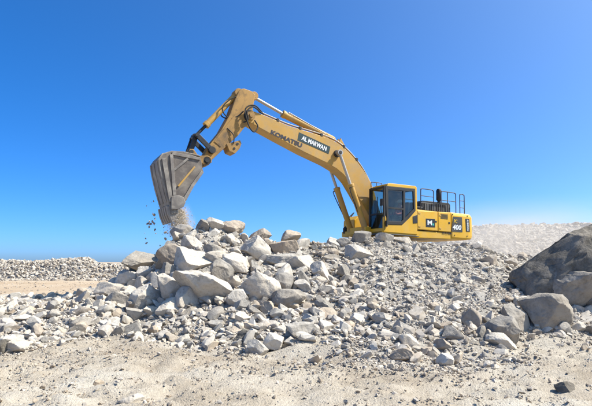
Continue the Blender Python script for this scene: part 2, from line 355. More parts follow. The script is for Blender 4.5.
# ------------------------------------------------------------------ boulders, one by one
# px, py, width, height in the photograph, tilt (deg), material, cutting planes, label
H_ = ROCK; T_ = ROCK_TAN; M_ = ROCK_MID; K_ = ROCK_DARK; D_ = ROCK_DUSTY
HERO = [
 (144,263,34,21, 8,M_,12,'grey domed boulder on the heap\'s skyline where the heap meets the sandy road'),
 (172,256,24,20,-35,T_,11,'slanting slab leaning against the big pale boulder below the bucket'),
 (193,261,32,27,10,H_,13,'bulky pale boulder with a shaded underside, directly under the bucket'),
 (129,278,23,15, 6,H_,9,'white wedge of rock jutting over the sandy road at the heap edge'),
 (145,273,13,11, 0,H_,12,'small pale block sitting below the grey domed boulder'),
 (168,274,15,17,60,M_,12,'small dark upright stone between two pale boulders near the heap edge'),
 (153,280,14,12, 0,H_,12,'pale fist-shaped stone above the pyramid boulder'),
 (142,284,14,12,20,H_,12,'rounded pale stone just above the pyramid boulder\'s tip'),
 (114,290,31,15,14,H_,11,'long pale slab lowest on the sandy road side of the heap'),
 (117.5,300,19,12,-4,M_,10,'flat layered grey stone under the long pale slab'),
 (131,293,13,11, 0,H_,12,'pale stone squeezed between the long slab and the pyramid boulder'),
 (145,300,27,23, 5,H_,9,'pale pyramid shaped boulder near the sandy road side of the heap foot'),
 (169,291,26,28,55,H_,9,'tall pale three sided boulder beside the pyramid boulder'),
 (187,299,20,22,70,H_,8,'smooth white upright slab beside the long leaning boulder'),
 (172,309,24,16,-18,H_,9,'low white flat rock in front of the tall three sided boulder'),
 (137,315,17,14, 4,H_,11,'pale block alone at the heap foot below the pyramid boulder'),
 (188,312.5,12,10, 0,M_,10,'small grey stone at the lower end of the white upright slab'),
 (206,289,56,30,-44,H_,12,'huge long boulder leaning down the middle of the heap'),
 (182,232,20,13,-12,D_,10,'dusty slab at the crest right under the falling debris'),
 (202,226,16,11,15,M_,11,'grey rock on the summit nearest the bucket'),
 (216,224,17,10,-5,H_,11,'flat topped pale rock forming the very summit'),
 (232.5,227.5,21,12,-8,T_,9,'brownish rectangular block on the summit away from the bucket'),
 (214,251,20,11,-12,M_,9,'grey tilted slab below the summit'),
 (237,265.5,29,17,-32,H_,10,'pale block with a bright top sloping down beside the dark fronted boulder'),
 (220,274,21,25,75,M_,10,'dark fronted boulder at the upper end of the huge long boulder'),
 (237,299,18,16,12,H_,10,'white chunk beside the lower end of the huge long boulder'),
 (261,290,33,27,10,H_,14,'large rounded bluish white boulder in the middle of the heap'),
 (258,252,31,22,-20,H_,8,'big square block with one dark face on the upper heap'),
 (283,248,23,20,-25,T_,10,'tan and white boulder just under the skyline rock'),
 (283.5,262,26,13, 4,H_,10,'flat pale stone lying under the tan and white boulder'),
 (291,237,17,10, 0,T_,11,'brown topped loaf shaped rock standing on the skyline'),
 (259,238,22,12,28,T_,9,'slab tilted upward on the skyline above the square block'),
 (256,269.5,13,15,80,H_,9,'small pale pointed stone under the square block'),
 (302,266,24,18,10,H_,10,'pale faced boulder with a sloping side right of the flat stone'),
 (320,274,22,15,-52,H_,9,'white steep plate leaning against the pale faced boulder'),
 (302,281,16,11,-50,M_,10,'narrow grey stone leaning below the pale faced boulder'),
 (283,284,19,18,20,M_,12,'blocky grey stone stacked above the grey wedge'),
 (287,299,32,19,22,M_,7,'sharp grey wedge with a speckled face beside the bluish white boulder'),
 (248,336,26,13, 5,K_,10,'dark brown flat rock at the foot of the heap'),
 (273,343,19,17,40,H_,10,'pale angular rock beside the dark brown flat rock'),
 (257,350,19,15,-10,H_,11,'pale lump at the sand edge below the dark brown flat rock'),
 (316,314,15,11,75,H_,10,'small upright pale stone beside the tan loaf at mid slope'),
 (326,314,17,11,-5,T_,11,'tan loaf shaped stone at mid slope'),
 (265,308,22,14,-38,T_,11,'pinkish slanting rock below the bluish white boulder'),
 (243,319,14,12, 0,H_,10,'pale stone above the dark brown flat rock'),
 (302,331,32,15,-8,H_,12,'broad whitish flat rock low on the slope'),
 (359,255,26,17,-8,H_,8,'white pyramid shaped rock below the excavator\'s front'),
 (361,238,20,14,12,M_,14,'rough grey rock right in front of the excavator\'s boom cylinders'),
 (384.5,238.5,17,10,-6,H_,11,'white rock just below the excavator cab'),
 (402,240,15,10,62,H_,8,'pointed white stone standing under the cab\'s back edge'),
 (330,259,15,9,-8,M_,10,'dark flat stone below the skyline beside the white pyramid shaped rock'),
 (343,244,13,11,0,M_,11,'grey stone on the crest next to the boom cylinders'),
 (402,355,22,14,-12,T_,11,'brownish rock lying at the sand edge in the middle of the yard'),
 (403,329,18,11,-6,H_,11,'pale flat stone above the brownish sand edge rock'),
 (385,319,22,12,4,H_,12,'wide dusty white stone low on the excavator side slope'),
 (444,347,16,13,-15,T_,10,'tan stone at the heap foot between sand and grey rubble'),
 (407,342,19,13,-30,H_,10,'leaning pale stone just above the brownish sand edge rock'),
 (577,291,60,42,14,M_,11,'large light grey boulder under the giant dark boulder'),
 (588,266,38,15,6,M_,9,'flat grey rock lying between the giant and the light grey boulder'),
 (543,314,47,38,-16,M_,5,'grey angular boulder with a peaked top in front of the giant boulder'),
 (516,321,29,28,-25,M_,9,'grey slanted block leaning on the grey angular boulder'),
 (503,331,27,29,-50,M_,10,'steep grey block at the outer end of the boulder group'),
 (501,341,27,14,-14,H_,11,'low pale rock at the foot of the steep grey block'),
 (471,319,18,17,-35,T_,11,'rounded tan rock standing alone on the slope beside the boulder group'),
 (453,336,19,15,-20,M_,11,'grey rock on the lower slope beside the rounded tan rock'),
 (566,390,17,13,10,K_,9,'dark stone alone on the sand in front of the boulder group'),
 (491,260,16,13,-25,D_,9,'dusty square rock in the dust behind the rubble slope'),
 (510,263,12,8,0,D_,10,'small dusty rock in the dust near the giant dark boulder'),
 (525,290,11,10,0,M_,11,'small grey stone under the tip of the giant dark boulder'),
 (538,293,19,11,-6,H_,10,'pale flat stone tucked under the giant dark boulder'),
 (578,327,13,11,0,H_,11,'pale round stone at the foot of the light grey boulder'),
 (560,330,12,8,0,H_,11,'small pale stone beside the grey angular boulder\'s base'),
 (81,295,13,11,20,T_,10,'tan stone at the rubble edge by the sandy road'),
 (91,292,11,11,60,H_,10,'white upright stone at the rubble edge by the sandy road'),
 (29,298,14,9,0,H_,10,'white stone alone at the far edge of the low rubble'),
 (17,346,21,11,-6,H_,11,'broad pale stone where the low rubble meets the sand'),
 (37,333,13,11,-30,T_,10,'tan stone in the low rubble above the broad pale stone'),
 (82,324,20,10,8,M_,10,'dark flat stone in the middle of the low rubble'),
 (2,347,12,14,70,K_,10,'dark stone cut off by the picture edge in the low rubble'),
 (97,384,9,7,0,T_,10,'small tan stone alone on the foreground sand'),
 (131,401,20,10,4,H_,11,'pale flat stone sunk in the nearest foreground sand'),
 (390,368,9,7,10,M_,9,'little grey stone on the sand below the brownish rock'),
]
def view_rot(px, tilt, seed, yaw=None):
    """block axes: long axis across the view tilted by 'tilt', random turn about itself"""
    rg = np.random.default_rng(seed)
    rz = Matrix.Rotation(rg.uniform(-.35, .35) if yaw is None else yaw, 3, 'Z')
    ry = Matrix.Rotation(-math.radians(tilt), 3, 'Y'); rx = Matrix.Rotation(rg.uniform(-.4, .4), 3, 'X')
    return rz @ ry @ rx

HBOX = []
def put_rock(px, py, w, h, tilt, mat, planes, label, seed, sub=5, depth=None, push=0.0):
    if depth is None:
        p = land(px, py + .22 * h)
        if p is None:
            d = float(np.interp((px - 296) / FPX, CA, CREST)); r = ray(px, py); p = CAM + r * d / r[1]
        c = CAM + ray(px, py) * (p[1] - 0.0) / ray(px, py)[1]
    else:
        r = ray(px, py); c = CAM + r * depth / r[1]
    s = c[1] / FPX
    t = math.radians(abs(tilt))
    ww, hh = w / 2 * s, h / 2 * s
    a, b = (ww, hh)
    if 25 < abs(tilt) < 58:                       # w,h already along the block's own axes
        pass
    elif abs(tilt) >= 58: a, b = hh, ww
    dims = (a * 1.08, .5 * (a + b), b * 1.12)
    dims = tuple(q * (1.12 if px < 335 else 1.04) for q in dims)
    me = rock_mesh('boulder', seed, sub, mat, planes + 3, dims, .034, (.40, .80), view_rot(px, tilt, seed), 34)
    o = link('boulder', me); o.location = c
    tag(o, label, 'boulder', 'boulders of the quarry heap')
    HBOX.append((px, py, w, h, c[1]))
    return o
for i, (px, py, w, h, tl, mt, pl, lb) in enumerate(HERO):
    big = w > 20
    put_rock(px, py, w, h, tl, mt, pl, lb, 100 + i * 7, 5 if big else 4)

# the giant dark boulder, its back running out of the picture
gd = 12.9; sg = gd / FPX
gme = rock_mesh('boulder', 4242, 6, ROCK_DARK, 30, (2.75, 1.5, 1.12), .04, (.50, .84), Matrix.Rotation(-math.radians(33), 3, 'Y') @ Matrix.Rotation(.25, 3, 'Z'), 40)
go = link('boulder', gme); r = ray(592, 261); go.location = CAM + r * gd / r[1]
tag(go, 'giant dark boulder with a sloping back at the picture edge, above all other boulders', 'boulder', 'boulders of the quarry heap')
HBOX.append((572, 262, 120, 76, gd))

# ------------------------------------------------------------------ mid-size rocks of the heap, as individuals
LIB = {}
for key, mt in (('p', ROCK), ('t', ROCK_TAN), ('m', ROCK_MID), ('d', ROCK_DUSTY)):
    LIB[key] = [rock_mesh('rock', 900 + k * 13 + ord(key), 3, mt, 9 + k % 5, (1, .82, .66), .04, (.36, .78), None, 24) for k in range(8 if key == 'p' else 4)]
def blocked(px, py, dep, grow=.36):
    for hx, hy, hw, hh, hd in HBOX:
        if abs(px - hx) < hw * grow and abs(py - hy) < hh * grow and dep < hd + .8: return True
    return False
cand = []
while len(cand) < 2000:
    px = random.uniform(-6, 600); py = random.uniform(222, 352)
    p = land(px, py)
    if p is None or p[1] > 20: continue
    if rubble_mask(p[:1], p[1:2])[0] < .6: continue
    lft = 1 - min(1, max(0, (px - 300) / 70))
    if px < 100 or py > 322: lft *= .25
    if px > 345 and random.random() < .6: continue
    s = (6.5 + random.paretovariate(2.2) * 2.2) * (.70 + .62 * lft)
    s = min(s, 20)
    if s < 6.5 or blocked(px, py, p[1]): continue
    cand.append((s, px, py, p))
cand.sort(key=lambda q: -q[0])
ZONES = [
 (lambda x, y: x < 105, 'pale fist-sized to head-sized rock in the low rubble beside the sandy road', 'rocks in the low rubble'),
 (lambda x, y: x < 335 and y < 262, 'pale broken rock wedged between boulders high on the heap under the bucket', 'rocks on the upper boulder heap'),
 (lambda x, y: x < 335, 'pale broken rock among the boulders on the lower part of the heap', 'rocks on the lower boulder heap'),
 (lambda x, y: x < 480 and y < 275, 'pale broken rock on the rubble slope just below the excavator', 'rocks on the upper excavator slope'),
 (lambda x, y: x < 480, 'pale broken rock low on the rubble slope in front of the excavator', 'rocks on the lower excavator slope'),
 (lambda x, y: True, 'dusty broken rock in the rubble around the giant dark boulder', 'rocks around the giant boulder'),
]
import re
CUT = re.compile(r' (on|at|in|with|leaning|below|beside|just|where|under|jutting|sitting|between|above|directly|squeezed|near|lowest|right|stacked|lying|standing|tilted|tucked|alone|cut|sunk|forming|nearest|away|sloping|low|lower|against|of) ')
SHORT = [CUT.split(q[-1])[0] for q in HERO]
REF = [(q[0], q[1], n) for q, n in zip(HERO, SHORT) if SHORT.count(n) == 1 and 3 <= len(n.split()) <= 5] + [(560, 250, 'giant dark boulder')]
LOOK = {'p': 'pale', 't': 'tan', 'm': 'grey', 'd': 'dusty'}
USED = set()
def rock_label(px, py, s, key):
    near = sorted(REF, key=lambda q: math.hypot(q[0] - px, (q[1] - py) * 1.3))[:9]
    labels = [label_from(px, py, s, key, *q) for q in near]
    lb = next((q for q in labels if q not in USED), None) or labels[0].replace('broken', 'rough broken'); USED.add(lb); return lb
def label_from(px, py, s, key, rx, ry, n):
    dx, dy = px - rx, py - ry
    side = ('just above' if dy < 0 else 'just below') if abs(dy) > abs(dx) * .7 else ('on the bucket side of' if dx < 0 else 'on the excavator side of')
    d = math.hypot(dx, dy); side = side.replace('just ', '' if 17 < d < 32 else 'well ' if d >= 32 else 'just ')
    return f"{'bigger' if s > 12.5 else 'small' if s < 9.5 else 'middling'} {LOOK[key]} broken rock {side} the {n}"
placed = []
EXTRA = [(530,301,12),(519,304,11),(566,319,14),(572,311,10),(586,318,13),(590,331,14),(535,336,11),(551,338,9),(480,334,14),(487,322,11),(493,309,12),(476,346,12),(508,301,12),(514,292,10),(504,313,10),(464,343,11),(470,334,10),(484,345,10)]
cand = [(float(q[2]), q[0], q[1], land(q[0], q[1])) for q in EXTRA] + cand
for s, px, py, p in cand:
    if len(placed) >= 285: break
    if px < 100 and len(placed) > 100 and random.random() < .4: continue
    if any(abs(px - a) < (s + b) * .42 and abs(py - c) < (s + b) * .3 for b, a, c in placed) and len(placed) >= len(EXTRA): continue
    placed.append((s, px, py))
    key = random.choices('ptmd', (7, 2, 1.6, 1.2))[0]
    if py > 335 and random.random() < .4: key = 't'
    o = bpy.data.objects.new('rock', random.choice(LIB[key])); COL.objects.link(o)
    sz = s / 2 * p[1] / FPX
    o.scale = (sz * 1.05, sz * random.uniform(.85, 1.1), sz * random.uniform(.85, 1.15))
    o.rotation_euler = (random.uniform(-.6, .6), random.uniform(-.7, .7), random.uniform(0, 6.28))
    o.location = (p[0], p[1], float(zt(p[:1], p[1:2])[0]) + sz * .22)
    for test, lb, gp in ZONES:
        if test(px, py): tag(o, rock_label(px, py, s, key), 'rock', gp); break

# ------------------------------------------------------------------ uncountable rubble (instanced stones)
def proto_collection(name, mats, sub, n, seed):
    c = bpy.data.collections.new(name)
    for k in range(n):
        me = rock_mesh('stone', seed + k * 11, sub, mats[k % len(mats)], 9 + k % 4, (1, random.uniform(.65, .95), random.uniform(.45, .8)), .05, (.30, .78), None, 18)
        c.objects.link(bpy.data.objects.new('stone', me))
    return c

def scatter_group():
    ng = bpy.data.node_groups.new('stones', 'GeometryNodeTree')
    ng.interface.new_socket('Geometry', in_out='INPUT', socket_type='NodeSocketGeometry')
    ng.interface.new_socket('Stones', in_out='INPUT', socket_type='NodeSocketCollection')
    ng.interface.new_socket('Geometry', in_out='OUTPUT', socket_type='NodeSocketGeometry')
    N, L = ng.nodes, ng.links
    gi, go_ = N.new('NodeGroupInput'), N.new('NodeGroupOutput')
    ci = N.new('GeometryNodeCollectionInfo'); ci.inputs['Separate Children'].default_value = True; ci.inputs['Reset Children'].default_value = True
    L.new(gi.outputs['Stones'], ci.inputs['Collection'])
    iop = N.new('GeometryNodeInstanceOnPoints'); iop.inputs['Pick Instance'].default_value = True
    mp = N.new('GeometryNodeMeshToPoints'); L.new(gi.outputs['Geometry'], mp.inputs['Mesh']); L.new(mp.outputs[0], iop.inputs['Points'])
    L.new(ci.outputs[0], iop.inputs['Instance'])
    def att(n, t):
        a = N.new('GeometryNodeInputNamedAttribute'); a.data_type = t; a.inputs['Name'].default_value = n; return a.outputs['Attribute']
    e2r = N.new('FunctionNodeEulerToRotation'); L.new(att('rot', 'FLOAT_VECTOR'), e2r.inputs[0]); L.new(e2r.outputs[0], iop.inputs['Rotation'])
    L.new(att('scl', 'FLOAT_VECTOR'), iop.inputs['Scale']); L.new(att('idx', 'INT'), iop.inputs['Instance Index'])
    L.new(iop.outputs[0], go_.inputs[0]); return ng
SG = scatter_group()

def stones(name, label, pts, size, coll, flat=.35):
    n = len(pts)
    me = bpy.data.meshes.new(name); me.vertices.add(n); me.vertices.foreach_set('co', np.asarray(pts, np.float32).ravel())
    rot = RNG.uniform(-flat * 2, flat * 2, (n, 3)); rot[:, 2] = RNG.uniform(0, 6.28, n)
    a = me.attributes.new('rot', 'FLOAT_VECTOR', 'POINT'); a.data.foreach_set('vector', rot.astype(np.float32).ravel())
    sc = size[:, None] * RNG.uniform(.8, 1.2, (n, 3))
    a = me.attributes.new('scl', 'FLOAT_VECTOR', 'POINT'); a.data.foreach_set('vector', sc.astype(np.float32).ravel())
    a = me.attributes.new('idx', 'INT', 'POINT'); a.data.foreach_set('value', RNG.integers(0, len(coll.objects), n).astype(np.int32))
    o = link(name, me); md = o.modifiers.new('stones', 'NODES'); md.node_group = SG
    md[[s.identifier for s in SG.interface.items_tree if s.name == 'Stones'][0]] = coll
    return tag(o, label, 'rubble', None, 'stuff')

C_MAIN = proto_collection('heap_stones', [STONE, STONE_DUSTY, STONE, STONE_DUSTY, STONE_MID, STONE, STONE_DUSTY, STONE, STONE_TAN, STONE], 2, 20, 3000)
C_SAND = proto_collection('yard_stones', [STONE_TAN, STONE_DUSTY, STONE_TAN, STONE_MID], 2, 8, 5000)
C_RIDGE = proto_collection('ridge_stones', [STONE_DUSTY], 2, 8, 6500)
C_FAR = proto_collection('far_stones', [STONE, STONE_DUSTY, STONE_TAN, STONE_MID, STONE], 2, 10, 6000)

def sample(n, px0, px1, y0, y1, power=1.0):
    a = RNG.uniform(pxa(px0), pxa(px1), n)
    u = RNG.uniform(0, 1, n); y = (y0 ** power + u * (y1 ** power - y0 ** power)) ** (1 / power)
    return a * y, y
def par(n, lo, hi, k):                    # power-law sizes
    u = RNG.uniform(0, 1, n); return (lo ** -k + u * (hi ** -k - lo ** -k)) ** (-1 / k)

def heap_points(n, y0, y1, lo, hi, k, sink, thr=1.0, power=1.6):
    x, y = sample(n, -120, 720, y0, y1, power)
    keep = RNG.uniform(0, 1, n) < rubble_mask(x, y) ** thr
    cr = np.interp(x / y, CA, CREST); keep &= (y < cr + 1.6) | (x / y > pxa(490)) | (x / y < pxa(98))
    keep &= y < 24
    a = x / y; big = sstep(pxa(105), pxa(140), a) * (1 - sstep(pxa(300), pxa(345), a)) * sstep(10.2, 11.6, y)      # among the boulders little fines
    keep &= RNG.uniform(0, 1, n) > big * .5
    fine_ = sstep(pxa(330), pxa(390), a) * (1 - .6 * (y < 10))                                                        # towards the machine finer and dustier
    keep &= (RNG.uniform(0, 1, n) > np.maximum(fine_ * .75, .45 * (a < pxa(105)))) | (lo < .05)
    x, y, fine_ = x[keep], y[keep], fine_[keep]; s = par(len(x), lo, hi, k)
    z = ground_z(x, y) + s * (sink - .3 * fine_)
    return np.stack([x, y, z], 1), s
p1, s1 = heap_points(230000, 6.6, 22, .013, .065, 1.45, .25)
p2, s2 = heap_points(9500, 8.0, 22, .075, .19, 2.5, .3)
stones('rubble', 'grey white broken rubble covering the heap and its slope', np.concatenate([p1, p2]), np.concatenate([s1, s2]), C_MAIN)
x, y = sample(140000, -150, 740, 3.6, 11.5, 1.2)
keep = RNG.uniform(0, 1, len(x)) < (.26 + .74 * sstep(-3.4, .2, y - np.interp(x / y, CA, FOOT)) ** 2) * (1 - .6 * rubble_mask(x, y)) * (.25 + .75 * sstep(-.1, .5, fbm(P3(x * .8, y * 1.1), 3, 71)))
x, y = x[keep], y[keep]; s = par(len(x), .006, .042, 1.9)
stones('gravel', 'loose pebbles strewn over the foreground sand', np.stack([x, y, ground_z(x, y) + s * .3], 1), s, C_SAND)
x = RNG.uniform(-60, -5, 34000); y = 43 + RNG.normal(0, 1.6, 34000) - 1.0; k = far_left(x, y) > .08
x, y = x[k], y[k]; s = par(len(x), .05, .20, 2.0)
stones('berm_rubble', 'distant low berm of piled rock beyond the sandy road', np.stack([x, y, ground_z(x, y, False) + s * .35], 1), s, C_FAR)
a = RNG.uniform(pxa(400), pxa(720), 30000); y = RNG.uniform(26, 53, 30000); x = a * y; k = far_right(x, y) > .25
x, y = x[k], y[k]; s = par(len(x), .06, .42, 2.2)
stones('ridge_rubble', 'dusty rock ridge behind the excavator', np.stack([x, y, ground_z(x, y, False) + s * .05], 1), s, C_RIDGE)
x, y = sample(500, -60, 130, 19, 40); s = par(500, .03, .09, 2)
stones('road_gravel', 'few scattered stones on the sandy road', np.stack([x, y, ground_z(x, y, False) + s * .3], 1), s, C_SAND)

# ------------------------------------------------------------------ the excavator
def paint_material(name, base, dust, amount, rough=.45, scuff=(.10, .075, .05), scuff_amt=.35, scale=2.2):
    base, dust = [[q * .80 for q in c] for c in (base, dust)]
    m, nt, b = new_mat(name)
    n1 = noise_node(nt, scale, 6, .65, dist=.5); n2 = noise_node(nt, scale * 6, 5, .7); n3 = noise_node(nt, scale * .5, 3, .5)
    d = ramp(nt, n1.outputs[0], [(.42, (0, 0, 0)), (.68, (1, 1, 1))])
    mm = nt.nodes.new('ShaderNodeMath'); mm.operation = 'MULTIPLY'; mm.inputs[1].default_value = amount; nt.links.new(d.outputs[0], mm.inputs[0])
    c = mix(nt, mm.outputs[0], base, dust)
    s = ramp(nt, n2.outputs[0], [(.60, (0, 0, 0)), (.70, (1, 1, 1))])
    m2 = nt.nodes.new('ShaderNodeMath'); m2.operation = 'MULTIPLY'; m2.inputs[1].default_value = scuff_amt; nt.links.new(s.outputs[0], m2.inputs[0])
    c = mix(nt, m2.outputs[0], c, scuff)
    hv = ramp(nt, n3.outputs[0], [(.3, (.86, .86, .86)), (.7, (1.05, 1.05, 1.05))]).outputs[0]
    c = mix(nt, 1.0, c, hv, 'MULTIPLY')
    nt.links.new(c, b.inputs['Base Color'])
    rr = nt.nodes.new('ShaderNodeMath'); rr.operation = 'MULTIPLY_ADD'; rr.inputs[1].default_value = .35; rr.inputs[2].default_value = rough
    nt.links.new(d.outputs[0], rr.inputs[0]); nt.links.new(rr.outputs[0], b.inputs['Roughness'])
    bump(nt, b, n2.outputs[0], .08, .01)
    return m
YEL = paint_material('yellow_paint', (.84, .455, .006), (.56, .40, .18), .42, .42, scuff_amt=.35)
OCH = paint_material('dusty_yellow_paint', (.60, .325, .045), (.48, .325, .155), .85, .55, (.16, .10, .05), .45)
ARM = paint_material('worn_arm_paint', (.47, .25, .05), (.19, .13, .075), 1.0, .65, (.05, .033, .022), .9, 1.7)
STEEL = paint_material('worn_bucket_steel', (.20, .17, .14), (.44, .39, .315), .95, .6, (.05, .035, .028), .6, 2.6)
TOOTH = paint_material('tooth_steel', (.26, .22, .18), (.44, .38, .30), .8, .5, (.08, .06, .05), .5)
BLK = paint_material('black_paint', (.012, .012, .012), (.10, .085, .065), .30, .5, scuff_amt=.1)
RUB = paint_material('black_rubber', (.018, .018, .018), (.12, .10, .075), .45, .7)
PANEL = paint_material('dark_bucket_panel', (.145, .115, .09), (.35, .30, .235), .8, .6, (.045, .03, .022), .6, 3.2)
GRY = paint_material('dark_grey_decal', (.055, .05, .042), (.16, .13, .09), .3, .5)
RAIL = paint_material('rail_paint', (.07, .075, .08), (.2, .18, .14), .4, .5)
TRK = paint_material('track_steel', (.10, .085, .07), (.38, .34, .28), .9, .8)
def flat_mat(name, col, rough=.5, metal=0.0):
    m, nt, b = new_mat(name); n = noise_node(nt, 14, 4, .6)
    c = mix(nt, 1.0, col, ramp(nt, n.outputs[0], [(.3, (.82, .82, .80)), (.7, (1, 1, 1))]).outputs[0], 'MULTIPLY')
    nt.links.new(c, b.inputs['Base Color']); b.inputs['Roughness'].default_value = rough; b.inputs['Metallic'].default_value = metal
    return m
CHROME = flat_mat('cylinder_rod', (.42, .39, .35), .5, .6)
WHITE = flat_mat('white_print', (.78, .78, .76)); DGREEN = flat_mat('green_black_sticker', (.012, .035, .032)); NAVY = flat_mat('navy_print', (.02, .018, .03), .6)
TEAL = flat_mat('teal_print', (.03, .42, .33)); YPRINT = flat_mat('yellow_print', (.75, .48, .03)); STICK = flat_mat('black_sticker', (.012, .014, .016), .4)
SHIRT = flat_mat('red_shirt', (.42, .11, .09), .9); SKIN = flat_mat('skin', (.24, .13, .085), .6); CAPM = flat_mat('cap', (.5, .47, .42), .8)
SEAT = flat_mat('seat_fabric', (.03, .03, .032), .9)
def glass_material():
    m = bpy.data.materials.new('tinted_glass'); m.use_nodes = True; nt = m.node_tree; nt.nodes.clear()
    out = nt.nodes.new('ShaderNodeOutputMaterial'); t = nt.nodes.new('ShaderNodeBsdfTransparent'); g = nt.nodes.new('ShaderNodeBsdfGlossy')
    d = nt.nodes.new('ShaderNodeBsdfDiffuse'); d.inputs[0].default_value = (.4, .36, .3, 1)
    t.inputs[0].default_value = (.76, .82, .80, 1); g.inputs['Roughness'].default_value = .03; g.inputs[0].default_value = (.9, .95, 1, 1)
    fr = nt.nodes.new('ShaderNodeValue'); fr.outputs[0].default_value = .035
    mx = nt.nodes.new('ShaderNodeMixShader'); nt.links.new(fr.outputs[0], mx.inputs[0]); nt.links.new(t.outputs[0], mx.inputs[1]); nt.links.new(g.outputs[0], mx.inputs[2])
    n = noise_node(nt, 3.5, 5, .65); rr = ramp(nt, n.outputs[0], [(.45, (0, 0, 0)), (.75, (.045, .045, .045))])
    m2 = nt.nodes.new('ShaderNodeMixShader'); nt.links.new(rr.outputs[0], m2.inputs[0]); nt.links.new(mx.outputs[0], m2.inputs[1]); nt.links.new(d.outputs[0], m2.inputs[2])
    nt.links.new(m2.outputs[0], out.inputs['Surface']); return m
GLASS = glass_material()

class MB:
    def __init__(s): s.bm = bmesh.new()
    def prism(s, pts, y0, y1):                         # outline in machine X,Z pushed through from y0 to y1
        a = [s.bm.verts.new((x, y0, z)) for x, z in pts]; b = [s.bm.verts.new((x, y1, z)) for x, z in pts]; n = len(pts)
        s.bm.faces.new(a); s.bm.faces.new(b[::-1])
        for i in range(n): s.bm.faces.new((a[i], b[i], b[(i + 1) % n], a[(i + 1) % n]))
        return s
    def box(s, x0, x1, y0, y1, z0, z1): return s.prism([(x0, z0), (x1, z0), (x1, z1), (x0, z1)], y0, y1)
    def ring(s, outer, inner, y0, y1):                 # a frame: outline with an opening of as many corners
        n = len(outer); mk = lambda P, y: [s.bm.verts.new((x, y, z)) for x, z in P]
        oa, ob, ia, ib = mk(outer, y0), mk(outer, y1), mk(inner, y0), mk(inner, y1)
        for i in range(n):
            j = (i + 1) % n
            for q in ((oa[i], oa[j], ia[j], ia[i]), (ob[j], ob[i], ib[i], ib[j]), (oa[j], oa[i], ob[i], ob[j]), (ia[i], ia[j], ib[j], ib[i])): s.bm.faces.new(q)
        return s
    def tube(s, pts, r, seg=12, caps=True):
        pts = [Vector(p) for p in pts]; rings = []; up = Vector((.31, .87, .37)).normalized()
        rs = r if isinstance(r, (list, tuple)) else [r] * len(pts)
        for i, p in enumerate(pts):
            t = (pts[min(i + 1, len(pts) - 1)] - pts[max(i - 1, 0)]).normalized()
            u = (up - t * up.dot(t)).normalized(); w = t.cross(u)
            rings.append([s.bm.verts.new(p + (u * math.cos(2 * PI * k / seg) + w * math.sin(2 * PI * k / seg)) * rs[i]) for k in range(seg)])
        for a, b in zip(rings, rings[1:]):
            for k in range(seg): s.bm.faces.new((a[k], a[(k + 1) % seg], b[(k + 1) % seg], b[k]))
        if caps: s.bm.faces.new(rings[0][::-1]); s.bm.faces.new(rings[-1])
        return s
    def pin(s, x, z, y0, y1, r, seg=20): return s.tube([(x, y0, z), (x, y1, z)], r, seg)
    def build(s, name, mat, parent, bevel=0.0, smooth=False, label=None):
        bmesh.ops.recalc_face_normals(s.bm, faces=s.bm.faces[:])
        me = bpy.data.meshes.new(name); s.bm.to_mesh(me); s.bm.free(); me.materials.append(mat)
        if smooth: me.shade_smooth(); me.set_sharp_from_angle(angle=math.radians(40))
        o = link(name, me, parent)
        if bevel:
            md = o.modifiers.new('edge', 'BEVEL'); md.width = bevel; md.segments = 2; md.limit_method = 'ANGLE'; md.angle_limit = math.radians(50)
        if label: o['label'] = label
        return o
def smooth_path(pts, n=8):
    P = [Vector(p) for p in pts]; out = []
    for i in range(len(P) - 1):
        a, b, c, d = P[max(i - 1, 0)], P[i], P[i + 1], P[min(i + 2, len(P) - 1)]
        for k in range(n):
            t = k / n; out.append(.5 * ((2 * b) + (c - a) * t + (2 * a - 5 * b + 4 * c - d) * t * t + (3 * b - a - 3 * c + d) * t ** 3))
    out.append(P[-1]); return out

phi, pit = math.radians(28), math.radians(2.0)
hd0 = Vector((-math.cos(phi), -math.sin(phi), 0)); lf = Vector((math.sin(phi), -math.cos(phi), 0))
hd = hd0 * math.cos(pit) + Vector((0, 0, math.sin(pit))); upv = hd.cross(lf)
EXC = bpy.data.objects.new('excavator', None); COL.objects.link(EXC); EXC.empty_display_size = .5
EXC.matrix_world = Matrix((( hd.x, lf.x, upv.x, 3.839), (hd.y, lf.y, upv.y, 20.948), (hd.z, lf.z, upv.z, 1.247), (0, 0, 0, 1)))
tag(EXC, 'yellow crawler excavator on the heap, raised arm emptying its bucket', 'excavator')

def lettering(text, parent, mat, x, z, y, width, height, slope=0.0, bold=.0, name='lettering', vertical=False, shear=0.0, track=1.0):
    cu = bpy.data.curves.new(name, 'FONT'); cu.body = text; cu.size = 1.0; cu.align_x = 'CENTER'; cu.align_y = 'CENTER'
    cu.offset = bold; cu.extrude = .003; cu.shear = shear; cu.space_character = track; cu.resolution_u = 3
    t = bpy.data.objects.new(name, cu); COL.objects.link(t)
    bpy.context.view_layer.update()
    me = bpy.data.meshes.new_from_object(t.evaluated_get(bpy.context.evaluated_depsgraph_get()))
    bpy.data.objects.remove(t); me.materials.clear(); me.materials.append(mat)
    n = len(me.vertices); co = np.zeros(n * 3, np.float32); me.vertices.foreach_get('co', co); co = co.reshape(-1, 3)
    lo, hi = co.min(0), co.max(0); c = (lo + hi) / 2
    u = (co[:, 0] - c[0]) / (hi[0] - lo[0]) * width; v = (co[:, 1] - c[1]) / (hi[1] - lo[1]) * height
    if vertical: u, v = v, -u
    a = slope; uu = u * math.cos(a) - v * math.sin(a); vv = u * math.sin(a) + v * math.cos(a)
    new = np.stack([x - uu, y + (co[:, 2] - lo[2]), z + vv], 1)
    me.vertices.foreach_set('co', new.astype(np.float32).ravel()); me.update(); me.name = name
    return link(name, me, parent)

